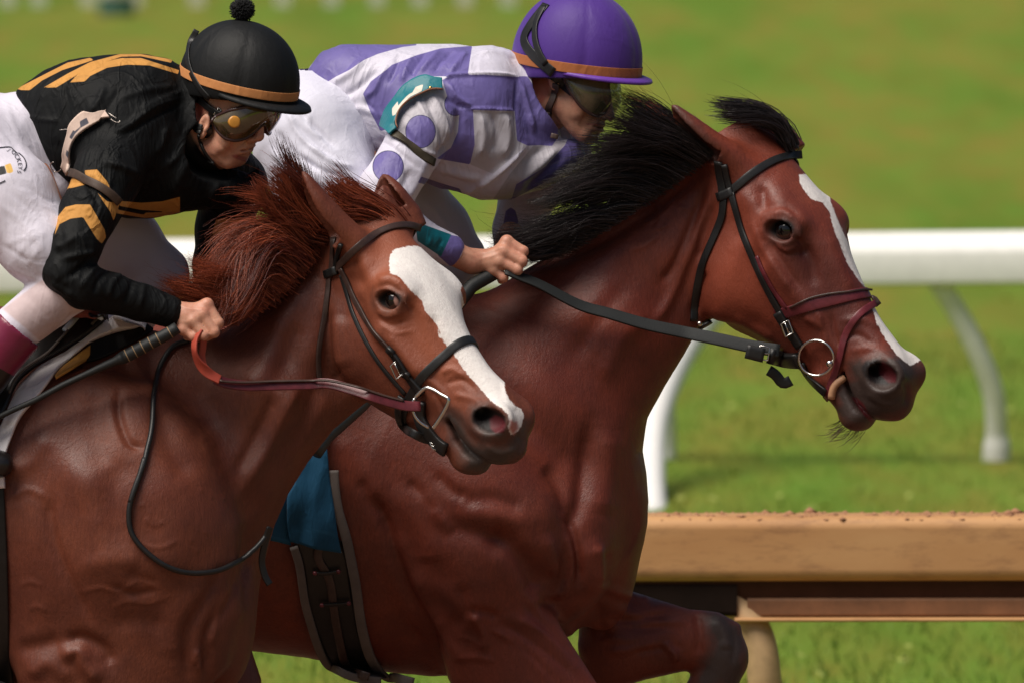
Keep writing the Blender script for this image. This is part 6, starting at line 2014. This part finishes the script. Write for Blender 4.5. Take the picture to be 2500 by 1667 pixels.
# chin harness
def harness(Sb, root, conv, paths, mat):
    for t, w, off in paths:
        strap('chin_strap', Sb, conv(t), w, .004, mat, root, off=off, step=4)
harness(Sb1, p1, F1, [('215,500 235,640 290,760 370,850 440,880', 9, .002), ('610,520 600,640 560,760 520,880 510,960', 19, .003), ('410,900 430,1010 480,1130 560,1240 620,1300', 7, .002), ('250,600 300,700 400,790 460,800', 14, .003), ('590,1270 630,1330', 17, .004)], M_BLK)
harness(Sb2, p2, F2, [('350,480 400,640 480,780 560,860 620,930 660,990', 13, .002), ('810,470 795,600 750,740 690,860 670,960', 18, .002), ('620,900 650,1000 690,1100 740,1220 790,1270', 8, .004), ('720,1260 830,1285', 12, .005), ('640,900 670,1010', 17, .005)], leather('brown_harness_leather', (.060, .036, .030), .55))

# number bands on the sleeves
Sj1 = Surf(rb['jacket'][0], rb['jacket'][1]); Sj2 = Surf(rv['jacket'][0], rv['jacket'][1])
band1 = patch('armband', Sj1, Q_('1860,220 1700,240 1500,250 1370,340 1250,480 1220,620 1180,760 1160,900 1140,1000 1100,1160'), Q_('1920,370 1760,410 1640,500 1500,590 1390,680 1320,780 1280,900 1275,1020 1290,1150 1245,1330'), M_CREAM, p1, off=.010, th=.004, nu=60, nv=12,
    attrs={'num': [Q_('1385,410 1505,342 1550,440 1420,510 1310,620 1285,590 1400,500'), Q_('1275,555 1320,600 1250,720 1200,690'), Q_('1160,900 1195,940 1190,1060 1140,990')]})
pinw = simple('pin_wire', (.45, .40, .36), .35, metal=1.0)
for conv, t in ((Q_, '1930,320 2000,360 2050,400 1990,350 1910,290'), (Q_, '1930,390 1990,440 2060,470 2100,450 2080,420'), (Q_, '1235,545 1190,535 1130,555 1070,550'), (Q_, '975,1090 920,1100 920,1170 970,1240 1040,1255 1090,1210')):
    P = strap_path(Sj1, conv(t), .008, step=3)[0]
    tube('safety_pin', P, .0011, pinw, band1, 6)
strap('armband_strap', Sj1, Q_('1260,1310 1350,1330 1480,1400 1650,1500 1800,1590 1950,1680 2050,1800'), 20, .004, leather('brown_strap', (.050, .028, .018), .6), p1, off=.005)
band2 = patch('armband', Sj2, U_('1075,182 940,175 870,145 780,160 640,220 520,310 440,440 330,580 270,680 255,780 290,900 345,1010'), U_('1065,345 960,335 885,360 790,425 660,515 560,605 500,685 468,780 445,860 425,935 390,975 355,1020'), M_TEAL, p2, off=.014, th=.004, nu=60, nv=12,
    attrs={'num': [U_('345,575 430,468 432,540 500,460 580,375 640,350 690,262 805,218 780,320 690,368 640,380 540,470 480,530 430,600 390,670 345,690')]})
strap('armband_edge', Sj2, U_('1065,348 960,338 886,364 792,429 662,519 562,609 502,689 470,784 447,864 427,937'), 3, .004, simple('tan_edge', (.25, .10, .05), .6), p2, off=.016)
V, F = sphere_geo(Sj2.hit(*U_('910,272')[0])[0] + np.array((0, -.020, 0)), .0045, 12, 8); mesh_obj('stud', V, F, M_BRASS, band2)
strap('armband_strap', Sj2, U_('380,960 470,1040 600,1140 740,1240 860,1330 940,1380'), 21, .004, leather('olive_strap', (.045, .033, .016), .6), p2, off=.005)

# writing on the breeches
Sq1 = Surf(rb['breeches'][0], rb['breeches'][1])
ink = simple('black_ink', (.02, .02, .03), .6)
def on_surface(S, conv, cx, cy, ang, size, off=.0015):
    ca, sa = math.cos(ang), math.sin(ang)
    def f(x, y):
        q = conv('%f,%f' % (cx + (x * ca + y * sa) * size, cy + (x * sa - y * ca) * size))[0]
        p, n = S.hit(*q)
        return (p + n * off) if p is not None else W(q[0], q[1], -1.0)
    return f
geos = []; outl = []
arc = [('J', 155, 915, .9, 80), ('O', 232, 955, 1.0, 100), ('C', 285, 1020, 1.15, 110), ('K', 320, 1090, 1.3, 110), ('E', 340, 1160, 1.45, 105), ('Y', 345, 1225, 1.6, 100), ('S', 325, 1290, 1.8, 100)]
for ch, x, y, an, sz in arc:
    geos.append(text_geo(ch, on_surface(Sq1, Q_, x, y, an, sz)))
for t in ('-60,880 60,865 190,862 230,920 300,970', '320,965 390,1020 440,1100 455,1190 430,1250 405,1270', '-40,1500 30,1470 90,1440'):
    P, N = strap_path(Sq1, Q_(t), .0012, step=3, fallback=-1.05)
    outl.append(ribbon_geo(P, N, .0022, .0008))
V, F = join(outl); mesh_obj('badge_outline', V, F, ink, p1, smooth=False)
V, F = join(geos); mesh_obj('lettering', V, F, ink, p1, smooth=False)
# black letters behind the back of the breeches are out of view

# collar of the violet jacket
0 and strap('collar', Sj2, J2('1455,460 1475,540 1500,620 1525,700 1550,760 1530,800'), 30, .006, cloth_mat('violet_collar', (.12, .115, .33), [], rough=.55), p2, off=.002)

# ================================================================ whips
WIND = simple('tan_thread', (.34, .22, .11), .6)
def whip(name, label, P, r, mats, bands=(), loc=None):
    o = empty(name, loc, label, 'riding crop')
    n = len(P)
    h = max(2, int(n * mats[2]))
    tube('handle', P[:h + 1], r[:h + 1], mats[0], o, 12); tube('shaft', P[h:], r[h:], mats[1], o, 12)
    for b in bands:
        i = int(b * (n - 1)); q = P[i]; d = P[min(i + 1, n - 1)] - P[max(i - 1, 0)]; d /= np.linalg.norm(d)
        tube('winding', [q - d * .0008, q + d * .0008], r[i] + .0004, WIND, o, 12)
    return o
c = resample(S_('1235,285 1180,320 880,480 700,560 440,680 240,790 90,855 -40,920 -400,1080'), 60)
P = np.array([W(a, b, -1.125 - .0 * i) for i, (a, b) in enumerate(c)])
rr = np.interp(np.linspace(0, 1, 60), [0, .24, .27, .4, 1], [.0125, .0135, .009, .0065, .0055])
whip('riding_crop', 'long dark whip with gold windings held by the rider in black', P, rr, (M_GRIP, M_GRIP, .24), [.05, .085, .12, .155, .19, .225], loc=P[0])
c = resample(np.vstack([K_('700,1440 480,1560'), O('1000,760 880,860 835,925 790,965 750,1000 722,1040')]), 40)
P = np.array([W(a, b, y) for (a, b), y in zip(c, np.linspace(-.17, -.42, 40))])
rr = np.interp(np.linspace(0, 1, 40), [0, .25, .3, .7, 1], [.014, .016, .011, .015, .017])
whip('riding_crop', 'dark whip held low across the shoulder of the bay', P, rr, (M_GRIP, simple('dark_green_grey_shaft', (.035, .042, .042), .45), .28), [], loc=P[0])
# ================================================================ the track
def struct(o):
    o['kind'] = 'structure'; return o

gm = NT('turf')
n1 = gm.noise(1.1, 5, .62, stretch=(1, .09, 1)); n2 = gm.noise(4.0, 5, .65, stretch=(1, .14, 1)); n3 = gm.noise(45.0, 4, .7)
col = gm.mix(gm.ramp(n1, [(.37, 0), (.60, 1)]), (.098, .160, .010), (.195, .170, .022))
col = gm.mix(gm.math('MULTIPLY', gm.ramp(n2, [(.40, 0), (.66, 1)]), .6), col, (.100, .225, .018))
col = gm.mix(gm.math('MULTIPLY', gm.ramp(n3, [(.60, 0), (.70, 1)]), .55), col, (.40, .40, .12))
setp(gm, base=col, rough=.85, spec=.2, normal=gm.bump(n3, .5, .02))
def gz(y):
    t = np.clip((np.asarray(y, float) - 9) / 8, 0, 1)
    return .085 * t * t * (3 - 2 * t)

V = []; F = []
xs = np.concatenate([[-900, -300, -100, -40], np.linspace(-14, 14, 57), [40, 100, 300, 900]])
ys = np.concatenate([[-120, -40, -10], np.linspace(1.0, 60, 90), [75, 95, 130, 200, 400, 900, 2000]])
for y in ys:
    for x in xs:
        z = gz(y)
        if 2 < y < 61 and abs(x) < 14: z += .012 * math.sin(x * 1.3 + y * .7) * math.sin(y * .45 + x * .2)
        if y > 130: z += min(1.2, (y - 130) * .002)
        V.append((x, y, z))
F = grid_faces(len(ys), len(xs), False)
struct(mesh_obj('ground', np.array(V), F, gm.m))

dm = NT('track_dirt')
setp(dm, base=dm.mix(dm.ramp(dm.noise(3, 6, .65), [(.3, 0), (.7, 1)]), (.16, .085, .05), (.24, .14, .085)), rough=.95, normal=dm.bump(dm.noise(25, 6, .7), .8, .03))
V = []; xs2 = np.linspace(-30, 30, 90); ys2 = np.linspace(-14, 2.2, 30)
for y in ys2:
    for x in xs2:
        V.append((x, y, .02 + .012 * math.sin(x * 5.1 + y * 3) * math.sin(y * 4.3 - x)))
struct(mesh_obj('dirt_track', np.array(V), grid_faces(30, 90, False), dm.m))

# long grass, one mass, where the lens can still resolve it
g = np.random.default_rng(5)
n = 64000
gy = 3.2 + 24 * g.random(n) ** 1.35; gx = g.uniform(-1, 1, n) * (.105 * (gy + 30) + .3)
hgt = g.uniform(.018, .045, n)
a = g.uniform(0, 6.28, n); wdt = g.uniform(.003, .006, n)
lx, ly = g.normal(0, .018, n), g.normal(0, .018, n)
b0 = np.stack([gx - np.cos(a) * wdt, gy - np.sin(a) * wdt, gz(gy) - .01], 1); b1 = np.stack([gx + np.cos(a) * wdt, gy + np.sin(a) * wdt, gz(gy) - .01], 1)
tp = np.stack([gx + lx, gy + ly, hgt + gz(gy)], 1)
V = np.stack([b0, b1, tp], 1).reshape(-1, 3); F = np.arange(3 * n).reshape(-1, 3)
grm = NT('grass_blades')
setp(grm, base=grm.mix(grm.attr('shade'), (.085, .165, .015), (.15, .215, .03)), rough=.7, spec=.25)
go = mesh_obj('grass', V, F, grm.m, attrs={'shade': np.repeat(g.random(n), 3)})
go['kind'] = 'stuff'; go['label'] = 'short green infield grass'

# little pale flowers and clippings in the infield
n = 600
fy = 4 + 26 * g.random(n); fx = g.uniform(-1, 1, n) * .058 * (fy + 30)
r = g.uniform(.008, .022, n)
V = np.stack([np.stack([fx + r * math.cos(t), fy + r * math.sin(t), .035 + .02 * g.random(n) + gz(fy)], 1) for t in (0, 1.57, 3.14, 4.71)], 1).reshape(-1, 3)
F = np.arange(4 * n).reshape(-1, 4)
fo = mesh_obj('clover_flowers', V, F, simple('pale_flower', (.30, .34, .07), .8)); fo['kind'] = 'stuff'; fo['label'] = 'pale clover flowers scattered through the infield grass'

# ---------------------------------------------------------------- tan inner rail
RY = 3.0
def extr(profile, x0, x1, slope=0.0, nseg=30, cap=True):
    """profile (y,z) swept along x"""
    V = []
    for i in range(nseg + 1):
        x = x0 + (x1 - x0) * i / nseg
        for y, z in profile: V.append((x, y, z + slope * x))
    m = len(profile); F = []
    for i in range(nseg):
        for k in range(m):
            l = (k + 1) % m
            F.append((i * m + k, (i + 1) * m + k, (i + 1) * m + l, i * m + l))
    F.append(tuple(range(m))); F.append(tuple(nseg * m + k for k in range(m))[::-1])
    return np.array(V), F

def bevel_box(y0, y1, z0, z1, r, k=4):
    P = []
    for cy, cz, a0 in ((y1 - r, z1 - r, 0), (y0 + r, z1 - r, 90), (y0 + r, z0 + r, 180), (y1 - r, z0 + r, 270)):
        for i in range(k + 1):
            a = R(a0 + 90 * i / k); P.append((cy + r * math.cos(a), cz + r * math.sin(a)))
    return P

rm = NT('tan_rail_plastic')
c = rm.mix(rm.ramp(rm.noise(2.2, 5, .6, stretch=(.5, 1, 1.6), rotv=(0, R(25), 0)), [(.3, 0), (.7, 1)]), (.42, .20, .075), (.58, .33, .145))
c = rm.mix(rm.math('MULTIPLY', rm.ramp(rm.noise(22, 5, .75, stretch=(.25, 1, 1)), [(.50, 0), (.70, 1)]), .55), c, (.20, .095, .05))
setp(rm, base=c, rough=.55, spec=.35, normal=rm.bump(rm.noise(20, 4), .15, .002))
def zr(py): return W(1250, py, RY)[2]
rf = empty('rail_fence', (2.0, RY, 0), 'tan dirt-splashed inner rail with a lower board, behind the bay', 'rail')
ztop, zb = zr(1262), zr(1422)
prof = bevel_box(RY, RY + .17, zb, ztop, .030, 7)
SL = .0022
V, F = extr(prof, -9, 9, SL, 60); r0 = mesh_obj('rail', V, F, rm.m, rf, smooth=False); recalc(r0)
r0.data.polygons.foreach_set('use_smooth', np.ones(len(r0.data.polygons), bool))
mod = r0.modifiers.new('edge', 'WEIGHTED_NORMAL')
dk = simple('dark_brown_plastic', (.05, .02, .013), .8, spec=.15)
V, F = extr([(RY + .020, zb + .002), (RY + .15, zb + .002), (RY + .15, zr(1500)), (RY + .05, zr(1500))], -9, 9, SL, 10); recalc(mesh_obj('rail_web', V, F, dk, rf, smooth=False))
x0b = W(1825, 1480, RY)[0]
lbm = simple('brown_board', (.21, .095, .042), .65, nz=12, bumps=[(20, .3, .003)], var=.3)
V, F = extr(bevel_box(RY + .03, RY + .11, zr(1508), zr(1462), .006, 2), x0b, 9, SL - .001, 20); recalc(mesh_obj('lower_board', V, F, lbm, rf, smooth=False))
V, F = extr(bevel_box(RY - .005, RY + .12, zr(1518), zr(1509), .004, 2), x0b - .03, 9, SL - .001, 20); recalc(mesh_obj('lower_board', V, F, rm.m, rf, smooth=False))
# curved posts of the tan rail
pm = simple('tan_post', (.50, .33, .17), .55, bumps=[(14, .2, .003)])
for k, xx in enumerate((-2.6, 0, 2.6)):
    c = cr([W(1760, 1420, RY), W(1800, 1480, RY), W(1850, 1560, RY - .02), W(1868, 1667, RY - .02), W(1872, 1800, RY), W(1872, 2600, RY)], 6)
    P = np.array(c) + (xx, .07, 0); P[:, 2] = np.maximum(P[:, 2], -.05)
    tube('post', P, .040, pm, rf, 16)
V, F = extr(bevel_box(RY + .02, RY + .16, zr(1505), zr(1424), .01, 2), W(1480, 0, RY)[0], W(1800, 0, RY)[0], 0, 6)
recalc(mesh_obj('bracket', V, F, simple('dark_bracket', (.014, .008, .006), .9, spec=.1), rf, smooth=False))
# dirt lying on the rail
n = 5200
x = g.uniform(-2.2, 2.4, n) + .10 * np.sin(g.uniform(0, 60, n)); y = RY + .008 + .155 * g.random(n); z = ztop + SL * x - .003 - np.where(y < RY + .02, .006, 0)
V = []; F = []; s = g.gamma(1.4, .0013, n) + .0008
geos = []
base = np.array([(1, 0, 0), (0, 1, 0), (-1, 0, 0), (0, -1, 0), (0, 0, 1.1), (0, 0, -.6)])
bf = [(0, 1, 4), (1, 2, 4), (2, 3, 4), (3, 0, 4), (1, 0, 5), (2, 1, 5), (3, 2, 5), (0, 3, 5)]
Vd = (base[None] * (s[:, None, None] * g.uniform(.6, 1.5, (n, 6, 1)) * np.array([1.7, 1, .8]))) + np.stack([x, y, z + s * .3], 1)[:, None]
Fd = (np.array(bf)[None] + (np.arange(n) * 6)[:, None, None]).reshape(-1, 3)
do = mesh_obj('dirt_crumbs', Vd.reshape(-1, 3), Fd, simple('red_brown_dirt', (.34, .17, .09), .95), smooth=False); do['kind'] = 'stuff'; do['label'] = 'red-brown dirt crumbs lying on top of the tan rail'

# ---------------------------------------------------------------- white turf rail
WY = 18.8
def zw(py): return W(1250, py, WY)[2]
wm_ = simple('white_rail_paint', (.84, .82, .79), .45, bumps=[(8, .1, .003)], var=.05)
wf = empty('rail_fence', (0, WY, 0), 'white turf rail on curved posts across the infield grass', 'rail')
zc = (zw(578) + zw(706)) / 2; hh = (zw(578) - zw(706)) / 2
prof = [(WY + .06, zc + hh), (WY + .03, zc + hh * .98), (WY - .040, zc + hh * .55), (WY - .055, zc + hh * .2), (WY - .055, zc - hh * .85), (WY - .04, zc - hh), (WY + .05, zc - hh), (WY + .10, zc - hh * .8), (WY + .10, zc + hh * .7)]
slope_w = (23 * 1.063 / 2500) * 1.0
V, F = extr(prof, -20, 20, slope_w * 1.0, 20); o = mesh_obj('rail', V, F, wm_, wf); recalc(o)
o.data.polygons.foreach_set('use_smooth', np.ones(len(o.data.polygons), bool)); o.modifiers.new('edge', 'WEIGHTED_NORMAL')
# curved post on the right, its foot standing in the grass behind the rail
def gp(px, py):
    """ground point under a pixel"""
    t = ((py - 833.5) * PXM / DIST + TILT); d = CAMH / t
    return np.array([(px - 1250) * PXM / DIST * d, d - DIST, 0])
ft = W(2433, 1130, WY + .22)
c = cr([W(2290, 690, WY + .02), W(2335, 760, WY + .06), W(2388, 860, WY + .10), W(2425, 960, WY + .15), W(2433, 1060, WY + .20), ft], 8)
tube('post', c, np.interp(np.linspace(0, 1, len(c)), [0, .5, .8, .86, 1], [.037, .037, .037, .047, .049]), wm_, wf, 16)
c = cr([W(1790, 700, WY - .1), W(1700, 800, WY - .4), W(1635, 910, WY - .8), W(1595, 1040, WY - 1.3), W(1588, 1170, WY - 1.8), W(1596, 1275, WY - 2.3), W(1600, 1330, WY - 2.8)], 8)
c[:, 2] = np.maximum(c[:, 2], -.02)
tube('post', c, np.interp(np.linspace(0, 1, len(c)), [0, .3, .5, 1], [.058, .058, .050, .050]), wm_, wf, 18)
tube('post', cr([W(1630, 900, WY + .1), W(1634, 1000, WY + .15), W(1636, 1080, WY + .2), W(1636, 1128, WY + .22)], 6), .022, wm_, wf, 10)

# ---------------------------------------------------------------- far fence of pale posts, a teal stand beside it
FYd = 74.0
fm = simple('pale_far_post', (.50, .50, .40), .7)
for i, px in enumerate([20, 95, 215, 330, 480, 690, 810, 920, 1025, 1135, 1240]):
    gx_, gy_, _ = gp(px, 44)
    o = empty('fence_post', (gx_, gy_, 0), 'pale far fence post in the blurred row beyond the turf', 'post', 'pale posts of the far fence')
    V, F = extr([(gy_ - .05, -.05), (gy_ + .05, -.05), (gy_ + .05, 1.15), (gy_ - .05, 1.15)], gx_ - .055, gx_ + .055, 0, 1)
    mesh_obj('post', V, F, fm, o, smooth=False)
    V, F = extr([(gy_ - .07, 1.15), (gy_ + .07, 1.15), (gy_ + .01, 1.23), (gy_ - .01, 1.23)], gx_ - .075, gx_ + .075, 0, 1)
    mesh_obj('cap', V, F, fm, o, smooth=False)
b = W(285, 30, FYd - 2)
o = empty('sign_board', (b[0], FYd - 2, b[2]), 'blurred teal board with a white top by the far fence', 'board')
tl = simple('teal_board', (.05, .13, .10), .7)
V, F = extr(bevel_box(FYd - 2.1, FYd - 1.9, b[2] - .04, b[2] + .10, .03, 2), b[0] - .13, b[0] + .13, 0, 2); recalc(mesh_obj('board', V, F, tl, o))
V, F = extr(bevel_box(FYd - 2.12, FYd - 1.88, b[2] + .102, b[2] + .25, .03, 2), b[0] - .12, b[0] + .12, 0, 2); recalc(mesh_obj('board_top', V, F, simple('white_board', (.7, .66, .64), .7), o))
# dark hedge far off
hm = NT('far_hedge')
setp(hm, base=hm.mix(hm.ramp(hm.noise(.8, 5, .7), [(.35, 0), (.7, 1)]), (.030, .060, .018), (.075, .12, .03)), rough=.9)
V = []; xs3 = np.linspace(-80, 80, 200)
for y, z in ((118, .0), (117, 1.5), (119, 3.0), (124, 3.2)):
    for x in xs3: V.append((x, y + .8 * math.sin(x * 1.1) * math.cos(x * .37), z + .3 * math.sin(x * 2.3 + y)))
ho = tag(mesh_obj('hedge', np.array(V), grid_faces(4, 200, False), hm.m), 'long dark green hedge far beyond the turf', 'hedge')
